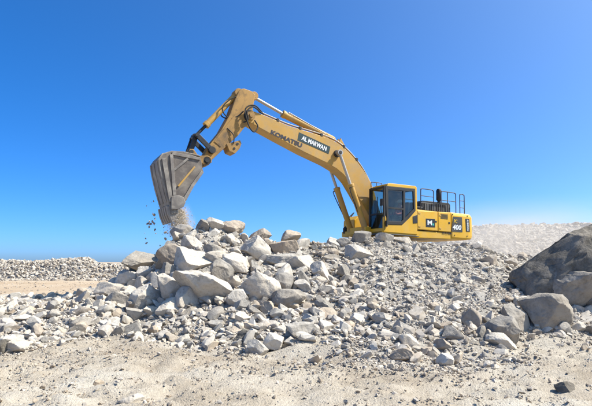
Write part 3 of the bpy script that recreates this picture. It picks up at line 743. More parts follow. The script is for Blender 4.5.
# --- undercarriage
for sy in (1, -1):
    y0, y1 = sy * 1.05, sy * 1.70
    fr = MB().prism([(-2.0, .25), (2.0, .25), (2.1, .75), (-2.1, .75)], sy * 1.2, sy * 1.55).build('track_frame', BLK, EXC, .02)
    loop = []
    R, cx, cz = .5, 2.05, .55
    for k in range(13): a = PI / 2 - PI * k / 12; loop.append((cx + R * math.cos(a), cz + R * math.sin(a)))
    for k in range(1, 20): loop.append((cx - 2 * cx * k / 20, cz - R))
    for k in range(13): a = -PI / 2 - PI * k / 12; loop.append((-cx + R * math.cos(a), cz + R * math.sin(a)))
    for k in range(1, 20): loop.append((-cx + 2 * cx * k / 20, cz + R))
    sh = None
    for k, (x, z) in enumerate(loop):
        x2, z2 = loop[(k + 1) % len(loop)]; mx_, mz = (x + x2) / 2, (z + z2) / 2
        t = Vector((x2 - x, 0, z2 - z)); L = t.length; an = math.atan2(t.z, t.x)
        if sh is None:
            sh = MB().prism([(-.5 * .95, -.02), (.5 * .95, -.02), (.5 * .95, .03), (.1, .03), (.06, .075), (0, .03), (-.5 * .95, .03)], -.32, .32)
            me = bpy.data.meshes.new('track_shoe'); bmesh.ops.recalc_face_normals(sh.bm, faces=sh.bm.faces[:]); sh.bm.to_mesh(me); me.materials.append(TRK)
        o = link('track_shoe', me, fr); o.location = (mx_, (y0 + y1) / 2, mz); o.rotation_euler = (0, -an, 0); o.scale = (L, 1, 1)
    for s2 in (1, -1):
        MB().pin(s2 * cx, cz, sy * 1.2, sy * 1.56, .44, 24).pin(s2 * cx, cz, sy * 1.54, sy * 1.62, .16).build('sprocket' if s2 < 0 else 'idler_wheel', TRK, fr, .02)
MB().box(-1.0, 1.0, -1.1, 1.1, .45, .85).tube([(0, 0, .8), (0, 0, 1.36)], .75, 32).build('turntable', BLK, EXC, .02)

# --- house
MB().prism([(1.30, 1.42), (1.30, 1.66), (-3.45, 1.70), (-3.40, 1.44), (-.6, 1.36)], -1.46, 1.46).build('deck_frame', YEL, EXC, .03)
MB().box(-3.0, -.52, -1.40, 1.40, 1.70, 2.50).build('body_core', BLK, EXC)
MB().prism([(-.50, 1.715), (-1.635, 1.715), (-1.635, 2.555), (-.50, 2.51)], 1.36, 1.5).build('side_door', YEL, EXC, .03, label='yellow side door with square letter sticker')
MB().prism([(-1.665, 1.715), (-2.40, 1.715), (-2.40, 2.575), (-1.665, 2.555)], 1.36, 1.5).build('side_door', YEL, EXC, .03)
MB().prism([(-.50, 1.715), (-2.40, 1.715), (-2.40, 2.57), (-.50, 2.51)], -1.5, -1.36).build('side_door', YEL, EXC, .03)
MB().box(-3.0, -.52, -1.43, 1.43, 2.50, 2.56).build('top_deck', YEL, EXC, .02)
cw = [(-2.43, 1.5), (-2.43, -1.5), (-3.3, -1.5), (-3.62, -1.38), (-3.86, -1.05), (-3.98, -.4), (-3.98, .4), (-3.92, 1.05), (-3.82, 1.36), (-3.66, 1.48), (-3.45, 1.505)]
bm = MB(); lo = [bm.bm.verts.new((x, y, 1.47)) for x, y in cw]; l2 = [bm.bm.verts.new((x, y, 1.62)) for x, y in cw]; hi = [bm.bm.verts.new((x, y, 2.46)) for x, y in cw]
tp = [bm.bm.verts.new((-2.43 + (x + 2.43) * .95, y * .97, 2.60)) for x, y in cw]; n = len(cw)
for v in lo: v.co.x = -2.43 + (v.co.x + 2.43) * .94
for A, B_ in ((lo, l2), (l2, hi), (hi, tp)):
    for i in range(n): bm.bm.faces.new((A[i], A[(i + 1) % n], B_[(i + 1) % n], B_[i]))
bm.bm.faces.new(lo[::-1]); bm.bm.faces.new(tp)
CW = bm.build('counterweight', YEL, EXC, .05)
for o_ in [q for q in EXC.children if q.name.startswith('side_door')][:2]:
    xs_ = (-.56, -1.57) if o_.name == 'side_door' else (-1.72, -2.34)
    MB().box(xs_[1] - .0, xs_[1] + .09, 1.5, 1.515, 2.08, 2.15).build('latch', BLK, o_, .006)
    for zz in (1.84, 2.40): MB().box(xs_[0] - .10, xs_[0], 1.499, 1.513, zz - .03, zz + .03).build('hinge', OCH, o_, .005)
for k in range(5): MB().box(-1.80, -2.22, 1.499, 1.51, 2.27 + k * .045, 2.29 + k * .045).build('vent_slot', BLK, [q for q in EXC.children if q.name.startswith('side_door')][1])
for x_, z_ in ((-2.6, 1.60), (-3.35, 1.60), (-2.5, 2.5), (-3.4, 2.5)): MB().pin(x_, z_, 1.48, 1.52, .025, 10).build('bolt', BLK, CW)
for x_ in (1.0, .3, -.45): MB().pin(x_, 1.55, 1.455, 1.475, .022, 10).build('bolt', BLK, EXC)
MB().box(1.1, -.5, 1.44, 1.60, 1.40, 1.435).build('side_step', RAIL, EXC, .006)
# right front tank side
MB().prism([(1.2, 1.67), (1.2, 2.15), (.95, 2.35), (-.5, 2.45), (-.5, 1.69)], -1.48, -.62).build('fuel_tank', YEL, EXC, .04)
MB().box(.2, .55, -.30, -.44, 1.67, 2.35).box(.2, .55, .30, .44, 1.67, 2.35).build('boom_bracket', YEL, EXC, .02)
# engine hood with louvres
hood = MB().prism([(-1.26, 2.57), (-1.26, 3.0), (-1.34, 3.07), (-2.86, 3.10), (-2.94, 3.02), (-2.94, 2.61)], -1.0, .95).build('engine_hood', BLK, EXC, .02)
for k in range(11):
    MB().box(-1.40 - k * .135, -1.49 - k * .135, .94, .975, 2.66, 2.99).build('louvre', RAIL, hood)
MB().tube(smooth_path([(-2.30, .9, 2.6), (-2.30, .9, 3.12), (-2.30, .9, 3.2)], 3), .07).tube([(-2.30, .9, 3.16), (-2.30, .9, 3.2), (-2.30, .9, 3.60), (-2.30, .9, 3.68)], [.09, .12, .12, .08], 16).build('exhaust_pipe', BLK, EXC, 0, True)
MB().box(-.62, -1.15, .4, 1.2, 2.57, 2.74).build('air_box', BLK, EXC, .03)
def railing(posts, z0, z1, y, mids=(.5,), r=.022, ends=0.0):
    b = MB(); xa, xb = posts[0], posts[-1]
    b.tube(smooth_path([(xa, y, z0), (xa, y, z1 - .12), (xa - .03, y, z1 - .03), (xa - .12, y, z1), (xb + .12, y, z1), (xb + .03, y, z1 - .03), (xb, y, z1 - .12), (xb, y, z0)], 4), r, 8)
    for x in posts[1:-1]: b.tube([(x, y, z0), (x, y, z1)], r, 8)
    for m in mids: b.tube([(xa, y, z0 + (z1 - z0) * m), (xb, y, z0 + (z1 - z0) * m)], r * .8, 8)
    return b.build('handrail', RAIL, EXC, 0, True)
railing([-.78, -1.50], 2.53, 3.48, 1.40, (.36, .68))
railing([-2.14, -2.52, -3.02], 2.55, 3.53, 1.2, (.6,))
railing([-3.27, -3.55], 2.56, 3.52, 1.2, (.35, .68))
railing([-1.3, -2.1, -2.9], 2.56, 3.5, -1.38, (.5,))
# prints on the house
s_ = MB().prism([(-.96, 2.20), (-1.47, 2.215), (-1.47, 1.86), (-.96, 1.845)], 1.495, 1.506).build('sticker', STICK, EXC, 0, label='black square sticker with a white letter M')
lettering('M', s_, WHITE, -1.17, 2.04, 1.507, .25, .20, 0, .03)
MB().box(-1.33, -1.41, 1.506, 1.511, 1.935, 2.02).build('logo_dot', TEAL, s_)
s_ = MB().prism([(-2.53, 2.41), (-3.06, 2.42), (-3.07, 1.76), (-2.42, 1.75)], 1.497, 1.512).build('sticker', GRY, EXC, 0, label='dark grey panel with the model number')
lettering('PC', s_, YPRINT, -2.66, 2.21, 1.513, .22, .16, 0, .02, shear=.2)
lettering('400', s_, WHITE, -2.74, 1.95, 1.513, .52, .22, 0, .025, shear=.15)
s_ = MB().prism([(-3.27, 2.37), (-3.50, 2.37), (-3.53, 1.81), (-3.30, 1.80)], 1.497, 1.514).build('sticker', STICK, EXC, 0, label='upright black sticker with white lettering')
lettering('AL MARWAN', s_, WHITE, -3.40, 2.09, 1.515, .50, .10, 0, .02, vertical=True)
lettering('KOMATSU', EXC, NAVY, -2.48, 1.66, 1.475, 1.1, .07, 0, .02, track=1.15)

# --- cab
CAB = MB().prism([(1.26, 1.50), (1.26, 2.10), (1.17, 2.16), (1.06, 2.02), (1.03, 1.80), (.32, 1.84), (-.06, 2.15), (-.39, 2.47), (-.37, 3.40), (1.10, 3.36), (1.06, 3.47), (.96, 3.50), (-.40, 3.53), (-.48, 3.47), (-.50, 1.50)], 1.42, 1.5).build('cab', YEL, EXC, .015)
MB().box(-.50, -.40, .52, 1.42, 1.50, 2.45).box(-.48, -.42, .52, .62, 2.45, 3.45).build('rear_pillar', BLK, CAB, .01)
MB().prism([(1.10, 3.36), (1.06, 3.47), (.96, 3.50), (-.40, 3.53), (-.48, 3.47), (-.48, 3.40)], .5, 1.42).build('roof', YEL, CAB, .02)
MB().box(-.5, 1.24, .52, 1.42, 1.48, 1.56).build('floor', BLK, CAB)
MB().ring([(1.20, 3.36), (-.36, 3.40), (-.385, 2.47), (-.06, 2.155), (.32, 1.845), (1.10, 1.80)], [(1.05, 3.22), (-.27, 3.28), (-.30, 2.55), (.0, 2.28), (.35, 1.98), (1.02, 1.95)], 1.44, 1.515).build('door', BLK, CAB, .008)
MB().tube([(1.26, 1.0, 1.75), (1.275, 1.12, 2.5)], .012, 6).box(1.262, 1.28, 1.10, 1.13, 2.3, 2.95).build('wiper', RUB, CAB)
dr = [o for o in CAB.children if o.name.startswith('door')][0]
MB().box(.16, .26, 1.445, 1.51, 2.0, 3.26).build('door_pillar', BLK, dr)
MB().box(.26, 1.04, 1.448, 1.508, 2.46, 2.53).build('door_bar', BLK, dr)
MB().prism([(1.06, 3.23), (-.28, 3.29), (-.31, 2.54), (.0, 2.27), (.35, 1.97), (1.03, 1.94)], 1.47, 1.478).build('window_pane', GLASS, dr)
MB().tube([(1.14, 1.53, 1.72), (1.14, 1.53, 1.95)], .05, 12).build('door_handle', BLK, dr, 0, True)
MB().prism([(-.24, 2.23), (-.49, 2.32), (-.495, 1.97), (-.25, 1.94)], 1.49, 1.512).build('side_vent', BLK, CAB, .01)
# front face
def xframe(name, x0, x1, ya, yb, za, zb, w, mat, parent):
    b = MB(); b.box(x0, x1, ya, ya + w, za, zb).box(x0, x1, yb - w, yb, za, zb).box(x0, x1, ya + w, yb - w, za, za + w).box(x0, x1, ya + w, yb - w, zb - w, zb)
    return b.build(name, mat, parent, .006)
wf = xframe('window_frame', 1.17, 1.25, .5, 1.5, 1.56, 3.36, .075, BLK, CAB)
MB().box(1.185, 1.24, .575, 1.425, 2.22, 2.28).build('crossbar', BLK, wf)
MB().box(1.20, 1.208, .56, 1.44, 1.6, 3.32).build('window_pane', GLASS, wf)
MB().box(1.20, 1.30, .5, 1.45, 1.44, 1.55).build('front_sill', YEL, CAB, .02)
MB().box(1.30, 1.42, .55, 1.45, 1.40, 1.45).build('step', RAIL, CAB, .01)
wr = xframe('window_frame', -.475, -.425, .6, 1.42, 2.42, 3.42, .07, BLK, CAB)
MB().box(-.455, -.447, .65, 1.37, 2.47, 3.37).build('window_pane', GLASS, wr)
b = MB().box(-.42, 1.18, .5, .56, 1.56, 2.3).box(-.42, 1.18, .5, .56, 3.30, 3.42).box(-.42, .42, .5, .56, 2.3, 3.3).box(1.08, 1.18, .5, .56, 2.3, 3.3)  # far window partly filled by an added solid panel, keeps the cab dark
wr = b.build('window_frame', BLK, CAB, .005); MB().box(.41, 1.09, .525, .533, 2.29, 3.31).build('window_pane', GLASS, wr)
st = MB().box(-.25, .30, .72, 1.25, 1.95, 2.1).prism([(-.12, 2.05), (-.28, 2.08), (-.36, 2.85), (-.24, 2.88)], .74, 1.23).build('seat', SEAT, CAB, .04)
MB().box(.25, .75, 1.22, 1.36, 1.6, 2.22).box(.25, .75, .60, .72, 1.6, 2.22).build('console', BLK, CAB, .02)
MB().tube([(.62, 1.28, 2.2), (.65, 1.28, 2.38)], .02).tube([(.62, .67, 2.2), (.65, .67, 2.38)], .02).build('lever', BLK, CAB)
# roof lamp rail, mirrors
MB().tube(smooth_path([(1.18, .55, 3.45), (1.18, .55, 3.62), (1.1, .55, 3.66), (.7, .55, 3.67), (.62, .55, 3.62), (.62, .55, 3.5)], 3), .018, 8).tube([(.9, .55, 3.5), (.9, .55, 3.66)], .016, 8).build('roof_rail', RAIL, CAB)
MB().tube(smooth_path([(1.05, -1.3, 2.3), (.75, -1.3, 2.56), (.95, -1.3, 2.3), (1.22, -1.3, 1.85)], 4), .022, 8).tube([(1.22, -1.27, 1.56), (1.24, -1.27, 1.60), (1.24, -1.27, 1.80), (1.22, -1.27, 1.84)], [.06, .10, .10, .06], 12).build('mirror', BLK, EXC)
MB().tube(smooth_path([(1.26, 1.46, 2.2), (1.45, 1.58, 2.3), (1.45, 1.58, 2.6)], 3), .016, 8).box(1.42, 1.46, 1.50, 1.68, 2.52, 2.80).build('mirror', BLK, EXC, .01)

# --- boom
bo = [(6.84, 5.52), (6.80, 5.76), (6.62, 5.84), (6.05, 5.745), (5.03, 5.52), (3.94, 5.40), (3.24, 5.31), (2.95, 5.25), (2.66, 5.14), (2.36, 4.99), (2.06, 4.78), (1.74, 4.52), (1.44, 4.22), (1.15, 3.9), (.89, 3.5), (.40, 2.22), (.40, 1.95), (.62, 1.84), (.86, 1.95), (1.35, 2.6), (1.75, 3.15), (2.12, 3.62), (2.42, 3.88), (2.75, 4.07), (3.21, 4.25), (4.32, 4.56), (5.40, 4.92), (6.50, 5.30), (6.72, 5.38)]
BOOM = MB().prism(bo, -.30, .30).build('boom', OCH, EXC, .02)
b = MB()
for sy in (1, -1):                                    # raised edges of the welded plates
    b.pin(6.66, 5.62, sy * .30, sy * .37, .17, 24).pin(6.66, 5.62, sy * .37, sy * .42, .085, 16)
b.build('pivot_boss', ARM, BOOM, .01)
MB().pin(2.77, 4.70, -.62, .62, .075, 16).pin(2.77, 4.70, -.38, .38, .15, 20).build('boom_pin', BLK, BOOM, .01)
MB().pin(.6, 2.05, -.45, .45, .14, 20).build('foot_pin', BLK, BOOM, .01)
up_path = [(6.3, 5.88), (6.05, 5.82), (5.03, 5.60), (3.94, 5.48), (3.24, 5.39), (2.66, 5.23), (2.06, 4.87), (1.44, 4.31), (.95, 3.62)]
for y in (.26, .20, -.22):
    MB().tube(smooth_path([(x, y, z) for x, z in up_path], 6), .022, 8).build('hydraulic_pipe', CHROME if y == .26 else ARM, BOOM, 0, True)
for x, z in ((5.5, 5.66), (4.5, 5.50), (3.5, 5.39), (2.4, 5.06), (1.75, 4.60)):
    MB().box(x - .05, x + .05, .15, .31, z - .06, z + .07).build('pipe_clamp', BLK, BOOM, .008)
MB().box(3.15, 3.55, -.1, .22, 5.32, 5.52).build('valve_block', ARM, BOOM, .02)
for lx in (3.0, 2.55): MB().prism([(lx, 5.2), (lx - .45, 5.0), (lx - .1, 5.48)], -.16, -.06).prism([(lx, 5.2), (lx - .45, 5.0), (lx - .1, 5.48)], .04, .10).build('cylinder_bracket', OCH, BOOM, .01)
sl_ = math.atan2(-(5.32 - 4.94), 1.48)
s_ = MB().prism([(4.56, 5.325), (3.08, 4.95), (3.16, 4.635), (4.62, 4.99)], .299, .306).build('sticker', DGREEN, BOOM, 0, label='green black sticker with white company name')
lettering('AL MARWAN', s_, WHITE, 3.85, 4.975, .3065, 1.20, .19, sl_, .035)
lettering('KOMATSU', BOOM, NAVY, 5.10, 4.965, .302, 1.42, .185, math.atan2(-.37, 1.5), .05)
# --- boom cylinders
for sy in (1, -1):
    top, btm = Vector((2.77, sy * .52, 4.70)), Vector((1.42, sy * .52, 1.62)); mid = btm + (top - btm) * .56
    C = MB().tube([btm, btm + (mid - btm) * .06, mid], [.10, .125, .125], 20).tube([mid, mid + (top - btm).normalized() * .12], .145, 20).pin(btm.x, btm.z, sy * .42, sy * .62, .14).build('boom_cylinder', OCH, EXC, .008, True)
    MB().tube([mid, top], .062, 16).pin(top.x, top.z, sy * .44, sy * .60, .12).build('rod', CHROME, C, 0, True)
    MB().tube(smooth_path([btm + Vector((.17, 0, .25)), mid + Vector((.10, sy * .1, -.2)), mid + Vector((.05, sy * .12, -.05))], 4), .02, 8).build('hose', RUB, C)
MB().prism([(1.25, 1.5), (1.55, 1.45), (1.55, 1.75), (1.25, 1.75)], -.68, .68).build('front_lug', YEL, EXC, .02)
# --- arm cylinder
a0, a1, a2 = Vector((6.46, 0, 6.50)), Vector((5.06, 0, 6.02)), Vector((2.72, 0, 5.36))
C = MB().tube([a2, a2 + (a1 - a2) * .04, a1], [.11, .135, .135], 20).tube([a1, a1 + (a0 - a1).normalized() * .13], .155, 20).build('arm_cylinder', OCH, EXC, .008, True)
MB().tube([a1, a0], .065, 16).pin(a0.x, a0.z, -.14, .14, .13).build('rod', CHROME, C, 0, True)
MB().tube([a1 + Vector((-.1, .12, .1)), a2 + Vector((.4, .12, .14))], .02, 8).build('hydraulic_pipe', CHROME, C)
# --- arm
ao = [(7.16, 6.50), (7.06, 6.62), (6.95, 6.66), (6.62, 6.62), (6.48, 6.50), (6.50, 6.35), (6.56, 5.95), (6.50, 5.55), (6.62, 5.36), (6.85, 5.16), (7.11, 4.78), (8.03, 3.76), (8.14, 3.55), (8.25, 3.50), (8.38, 3.54), (8.43, 3.68), (8.16, 4.30), (7.78, 4.86), (7.47, 5.53), (7.26, 6.25)]
ARMO = MB().prism(ao, -.255, .255).build('arm', ARM, EXC, .02)
MB().pin(7.12, 6.48, -.20, .20, .17, 20).pin(6.48, 6.50, -.18, .18, .16, 20).build('cylinder_lug', ARM, ARMO, .01)
MB().pin(8.10, 4.07, -.40, .40, .13, 20).pin(8.27, 3.66, -.40, .40, .15, 20).pin(6.66, 5.62, -.262, .262, .26, 24).build('pivot_boss', BLK, ARMO, .01)
MB().prism([(7.55, 4.40), (7.02, 4.62), (6.96, 4.50), (7.02, 4.30), (7.20, 4.08), (7.42, 4.14)], -.22, .285).build('guard_plate', ARM, ARMO, .015)
for x, z in ((7.12, 4.46), (7.24, 4.27)): MB().pin(x, z, .28, .30, .045, 12).build('bolt', BLK, ARMO)
MB().prism([(7.25, 5.6), (6.95, 5.35), (7.75, 4.25), (8.02, 4.42)], .254, .272).build('side_plate', ARM, ARMO, .006)
# --- bucket cylinder and links
b0, b1, b2 = Vector((7.14, 0, 6.48)), Vector((8.28, 0, 5.04)), Vector((8.68, 0, 4.54))
C = MB().tube([b0, b0 + (b1 - b0) * .05, b1], [.09, .115, .115], 20).tube([b1 - (b1 - b0).normalized() * .12, b1 + (b1 - b0).normalized() * .02], .14, 20).build('bucket_cylinder', OCH, EXC, .008, True)
MB().tube([b1, b2], .058, 16).pin(b2.x, b2.z, -.11, .11, .11).build('rod', BLK, C, 0, True)
def bar(name, A, B, y, w, t, mat, parent):
    A, B = Vector((A[0], 0, A[1])), Vector((B[0], 0, B[1])); d = (B - A).normalized(); nrm = Vector((-d.z, 0, d.x)) * w
    pts = [A - d * w * .8 + nrm * .6, A - d * w * .8 - nrm * .6, A - nrm, B - nrm, B + d * w * .8 - nrm * .6, B + d * w * .8 + nrm * .6, B + nrm, A + nrm]
    return MB().prism([(p.x, p.z) for p in (pts[0], pts[1], pts[2], pts[3], pts[4], pts[5], pts[6], pts[7])], y - t / 2, y + t / 2).build(name, mat, parent, .01)
for sy in (1, -1):
    bar('link_arm', (8.10, 4.07), (8.68, 4.54), sy * .33, .085, .09, BLK, EXC)
    bar('tipping_link', (8.68, 4.54), (8.86, 3.86), sy * .20, .085, .09, BLK, EXC)
MB().pin(8.68, 4.54, -.40, .40, .07, 16).build('link_pin', BLK, EXC)
# --- bucket
BW = .70
side = [(8.20, 3.36), (8.14, 3.62), (8.30, 3.80), (8.62, 3.72), (9.20, 3.78), (9.62, 3.74), (9.92, 3.60), (10.03, 3.40), (9.95, 3.05), (9.80, 2.55), (9.62, 2.05), (9.52, 1.86), (9.28, 1.93), (8.94, 2.58), (8.52, 3.18)]
BUK = None
shell = [(8.66, 3.74), (9.20, 3.79), (9.62, 3.75), (9.93, 3.61), (10.04, 3.40), (9.96, 3.05), (9.81, 2.55), (9.63, 2.05), (9.50, 1.72)]
inn = [(x - .05, z - .05) if k < 4 else (x - .065, z) for k, (x, z) in enumerate(shell)]
BUK = MB().prism(shell + inn[::-1], -BW, BW).build('bucket', STEEL, EXC, .012, label='worn dark steel bucket, tipped with teeth pointing down')
for sy in (1, -1):
    sp = [(8.52, 3.30), (8.58, 3.60), (8.78, 3.68), (9.20, 3.76), (9.60, 3.72), (9.90, 3.585), (10.0, 3.40), (9.92, 3.05), (9.77, 2.55), (9.59, 2.05), (9.48, 1.84), (9.16, 1.90), (9.00, 2.12), (8.78, 2.62), (8.46, 3.14)]
    MB().prism(sp, sy * BW, sy * (BW - .05)).build('side_plate', PANEL, BUK, .01)
    y0, y1 = sy * (BW + .002), sy * (BW + .038)
    def strip(p, q_, w, mat=STEEL, nm='stiffener'):
        A, B = Vector((p[0], 0, p[1])), Vector((q_[0], 0, q_[1])); d = (B - A).normalized(); nn = Vector((-d.z, 0, d.x)) * w
        return MB().prism([((A + nn).x, (A + nn).z), ((A - nn).x, (A - nn).z), ((B - nn).x, (B - nn).z), ((B + nn).x, (B + nn).z)], min(y0, y1), max(y0, y1)).build(nm, mat, BUK, .008)
    strip((9.62, 3.62), (9.40, 2.10), .055); strip((8.62, 3.60), (9.60, 3.66), .05); strip((9.05, 3.55), (9.50, 3.10), .04)
    strip((8.80, 3.30), (9.32, 2.56), .03, OCH if sy > 0 else STEEL); strip((8.52, 3.16), (8.86, 2.60), .055); strip((8.84, 2.62), (9.14, 2.02), .055); strip((9.86, 3.45), (9.52, 2.02), .07)
    MB().prism([(9.54, 2.18), (9.30, 2.26), (9.12, 2.20), (9.04, 2.04), (9.10, 1.88), (9.26, 1.78), (9.52, 1.74)], min(sy * (BW + .03), sy * (BW + .075)), max(sy * (BW + .03), sy * (BW + .075))).build('side_cutter', STEEL, BUK, .02)
    MB().prism([(8.10, 3.60), (8.12, 3.78), (8.26, 3.84), (8.60, 3.78), (8.78, 4.0), (8.92, 3.98), (9.0, 3.78), (9.1, 3.70), (8.60, 3.55), (8.36, 3.50)], min(sy * .30, sy * .40), max(sy * .30, sy * .40)).build('ear', ARM, BUK, .015)
MB().pin(8.27, 3.66, -.43, .43, .085, 16).pin(8.86, 3.88, -.43, .43, .075, 16).build('bucket_pin', BLK, BUK)
MB().prism([(9.56, 1.90), (9.30, 1.90), (9.28, 1.66), (9.48, 1.60)], -BW - .01, BW + .01).build('lip', STEEL, BUK, .01)
for k in range(5):
    y = -.58 + k * .29
    MB().prism([(9.66, 1.88), (9.30, 1.82), (9.22, 1.66), (9.32, 1.40), (9.44, 1.32), (9.58, 1.60)], y - .095, y + .095).build('tooth', TOOTH, BUK, .02)
for k in range(3):
    y = -.50 + k * .50
    wp = [(9.98, 3.05), (10.06, 3.38), (9.98, 3.40), (9.90, 3.05), (9.56, 1.95), (9.65, 1.93), (9.83, 2.5)]
    MB().prism([(10.06, 3.38), (10.02, 3.38), (9.78, 2.55), (9.60, 2.02), (9.65, 2.02), (9.83, 2.55), (9.98, 3.05)], y - .06, y + .06).build('wear_strip', STEEL, BUK, .01)
# --- hoses round the arm pivot
def hose(pts, r=.028, parent=ARMO): return MB().tube(smooth_path(pts, 8), r, 8).build('hose', RUB, parent, 0, True)
hose([(6.2, .30, 5.80), (6.62, .42, 5.95), (6.86, .44, 5.72), (6.80, .42, 5.42), (6.95, .34, 5.3)])
hose([(6.1, .26, 5.78), (6.55, .40, 6.02), (6.92, .42, 5.80), (6.78, .45, 5.20), (6.55, .44, 4.98), (6.38, .40, 5.22), (6.50, .34, 5.46)])
hose([(7.0, .22, 6.4), (7.45, .22, 6.15), (7.75, .2, 5.75), (7.55, .2, 5.45), (7.2, .26, 5.5), (6.95, .30, 5.75)], .024)
hose([(7.0, -.1, 6.4), (7.55, .0, 6.0), (7.72, .0, 5.55), (7.50, .1, 5.4)], .024)
hose([(7.55, .27, 5.0), (7.3, .32, 4.75), (7.28, .3, 4.45)], .02)

# ------------------------------------------------------------------ operator in the cab
def person():
    root = bpy.data.objects.new('person', None); COL.objects.link(root); root.matrix_world = EXC.matrix_world @ Matrix.Translation((0, .98, 2.10))
    tag(root, 'operator in a red shirt sitting at the levers inside the excavator cab', 'person')
    V = [(0, 0, .06), (-.05, 0, .32), (-.04, 0, .50), (-.02, 0, .58), (0, 0, .66), (.01, 0, .78),
         (-.03, .19, .48), (.10, .25, .26), (.36, .28, .20), (.46, .28, .24),
         (-.03, -.19, .48), (.10, -.25, .26), (.36, -.28, .20), (.46, -.28, .24),
         (.06, .10, .06), (.46, .13, .08), (.50, .13, -.36), (.62, .13, -.40),
         (.06, -.10, .06), (.46, -.13, .08), (.50, -.13, -.36), (.62, -.13, -.40)]
    E = [(0, 1), (1, 2), (2, 3), (3, 4), (4, 5), (2, 6), (6, 7), (7, 8), (8, 9), (2, 10), (10, 11), (11, 12), (12, 13), (0, 14), (14, 15), (15, 16), (16, 17), (0, 18), (18, 19), (19, 20), (20, 21)]
    R = [.15, .15, .15, .06, .095, .09, .075, .055, .04, .045, .075, .055, .04, .045, .10, .08, .05, .045, .10, .08, .05, .045]
    me = bpy.data.meshes.new('body'); me.from_pydata(V, E, []); o = link('body', me, root)
    sk = o.modifiers.new('skin', 'SKIN'); sk.use_smooth_shade = True
    for v, r in zip(me.skin_vertices[0].data, R): v.radius = (r, r)
    me.skin_vertices[0].data[0].use_root = True
    o.modifiers.new('smooth', 'SUBSURF').render_levels = 2
    m, nt, b = new_mat('clothes_and_skin'); tc = nt.nodes.new('ShaderNodeTexCoord'); sx = nt.nodes.new('ShaderNodeSeparateXYZ'); nt.links.new(tc.outputs['Object'], sx.inputs[0])
    r1 = ramp(nt, sx.outputs[2], [(0, (.05, .06, .10)), (.09, (.05, .06, .10)), (.10, (.42, .10, .085)), (.55, (.42, .10, .085)), (.56, (.24, .13, .085))]); r1.color_ramp.interpolation = 'CONSTANT'
    nt.links.new(r1.outputs[0], b.inputs['Base Color']); b.inputs['Roughness'].default_value = .85; me.materials.append(m)
    MB().tube([(-.01, 0, .74), (0, 0, .80), (.0, 0, .86), (.0, 0, .885)], [.112, .115, .09, .03], 16).prism([(.08, .77), (.2, .755), (.2, .765), (.08, .79)], -.07, .07).build('cap', CAPM, root, 0, True)
person()

# ------------------------------------------------------------------ debris falling from the bucket
def local(x, y, z): return EXC.matrix_world @ Vector((x, y, z))
base = local(9.12, .2, 1.85)
C_FALL = [rock_mesh('clod', 7000 + k, 2, STONE_TAN, 9, (1, .8, .7), .1, (.45, .85)) for k in range(5)]
nf = 0
for k in range(46):
    o = bpy.data.objects.new('falling_stone', C_FALL[k % 5]); COL.objects.link(o)
    px = random.gauss(156, 9) if k < 40 else random.gauss(180, 6); py = random.uniform(200, 246)
    r = ray(px, py); p = CAM + r * (random.uniform(15.6, 17.0)) / r[1]
    s = min(.06, .016 * random.paretovariate(1.5)); o.location = p; o.scale = (s, s * random.uniform(.7, 1), s * random.uniform(.6, 1)); o.rotation_euler = [random.uniform(0, 6) for _ in range(3)]
    tag(o, 'small clod of earth in mid air below the tipped bucket', 'clod', 'clods falling from the bucket')
n = 9000; t = RNG.beta(1.2, 2.2, n); g = RNG.normal(size=(n, 3))
sp_ = .10 + .16 * t
pts = np.array(base)[None] + np.stack([g[:, 0] * sp_ + t * .12, g[:, 1] * sp_ * 1.6, -t * 1.05 + g[:, 2] * .05], 1)
C_DIRT = proto_collection('dirt_grains', [STONE_DUSTY, STONE_DUSTY, STONE_TAN], 1, 6, 8000)
fd = stones('falling_dirt', 'stream of tan dirt pouring from the bucket mouth', pts, par(n, .004, .035, 2.0), C_DIRT, 3.0)

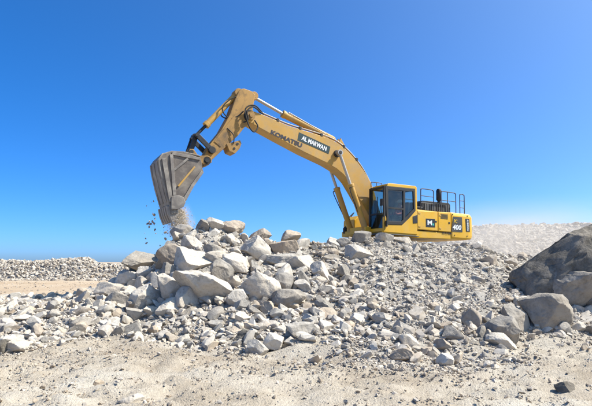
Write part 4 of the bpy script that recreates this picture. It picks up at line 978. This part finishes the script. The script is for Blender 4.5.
# ------------------------------------------------------------------ dust in the air
def dust(name, label, loc, size, dens, col, nscale, seed, rot=0.0, low=.42, high=.75):
    bm = bmesh.new(); bmesh.ops.create_icosphere(bm, subdivisions=3, radius=1.0); me = bpy.data.meshes.new(name); bm.to_mesh(me); bm.free()
    m = bpy.data.materials.new(name); m.use_nodes = True; nt = m.node_tree; nt.nodes.clear()
    out = nt.nodes.new('ShaderNodeOutputMaterial'); v = nt.nodes.new('ShaderNodeVolumePrincipled'); v.inputs['Color'].default_value = (*col, 1); v.inputs['Anisotropy'].default_value = .2
    tc = nt.nodes.new('ShaderNodeTexCoord'); ln = nt.nodes.new('ShaderNodeVectorMath'); ln.operation = 'LENGTH'; nt.links.new(tc.outputs['Object'], ln.inputs[0])
    fall = nt.nodes.new('ShaderNodeMapRange'); fall.interpolation_type = 'SMOOTHSTEP'; fall.inputs[1].default_value = 1.0; fall.inputs[2].default_value = .1; nt.links.new(ln.outputs['Value'], fall.inputs[0])
    n = nt.nodes.new('ShaderNodeTexNoise'); n.noise_dimensions = '4D'; n.inputs['W'].default_value = seed; n.inputs['Scale'].default_value = nscale; n.inputs['Detail'].default_value = 3; nt.links.new(tc.outputs['Object'], n.inputs['Vector'])
    mr = nt.nodes.new('ShaderNodeMapRange'); mr.inputs[1].default_value = low; mr.inputs[2].default_value = high; nt.links.new(n.outputs[0], mr.inputs[0])
    a = nt.nodes.new('ShaderNodeMath'); a.operation = 'MULTIPLY'; nt.links.new(fall.outputs[0], a.inputs[0]); nt.links.new(mr.outputs[0], a.inputs[1])
    b = nt.nodes.new('ShaderNodeMath'); b.operation = 'MULTIPLY'; b.inputs[1].default_value = dens; nt.links.new(a.outputs[0], b.inputs[0])
    nt.links.new(b.outputs[0], v.inputs['Density']); nt.links.new(v.outputs[0], out.inputs['Volume']); me.materials.append(m)
    o = link(name, me); o.location = loc; o.scale = size; o.rotation_euler = (0, 0, rot)
    return tag(o, label, 'dust', None, 'stuff')
dust('dust_cloud', 'pale dust drifting over the rubble behind the excavator', (14.0, 29.5, 2.2), (11, 9.5, 3.6), .30, (.72, .66, .585), 1.6, 3.0, 0, .30, .75)
dust('falling_dust', 'puff of tan dust under the bucket mouth', base + Vector((.05, 0, -.55)), (.62, .62, .95), 5.0, (.93, .84, .70), 2.6, 8.0)
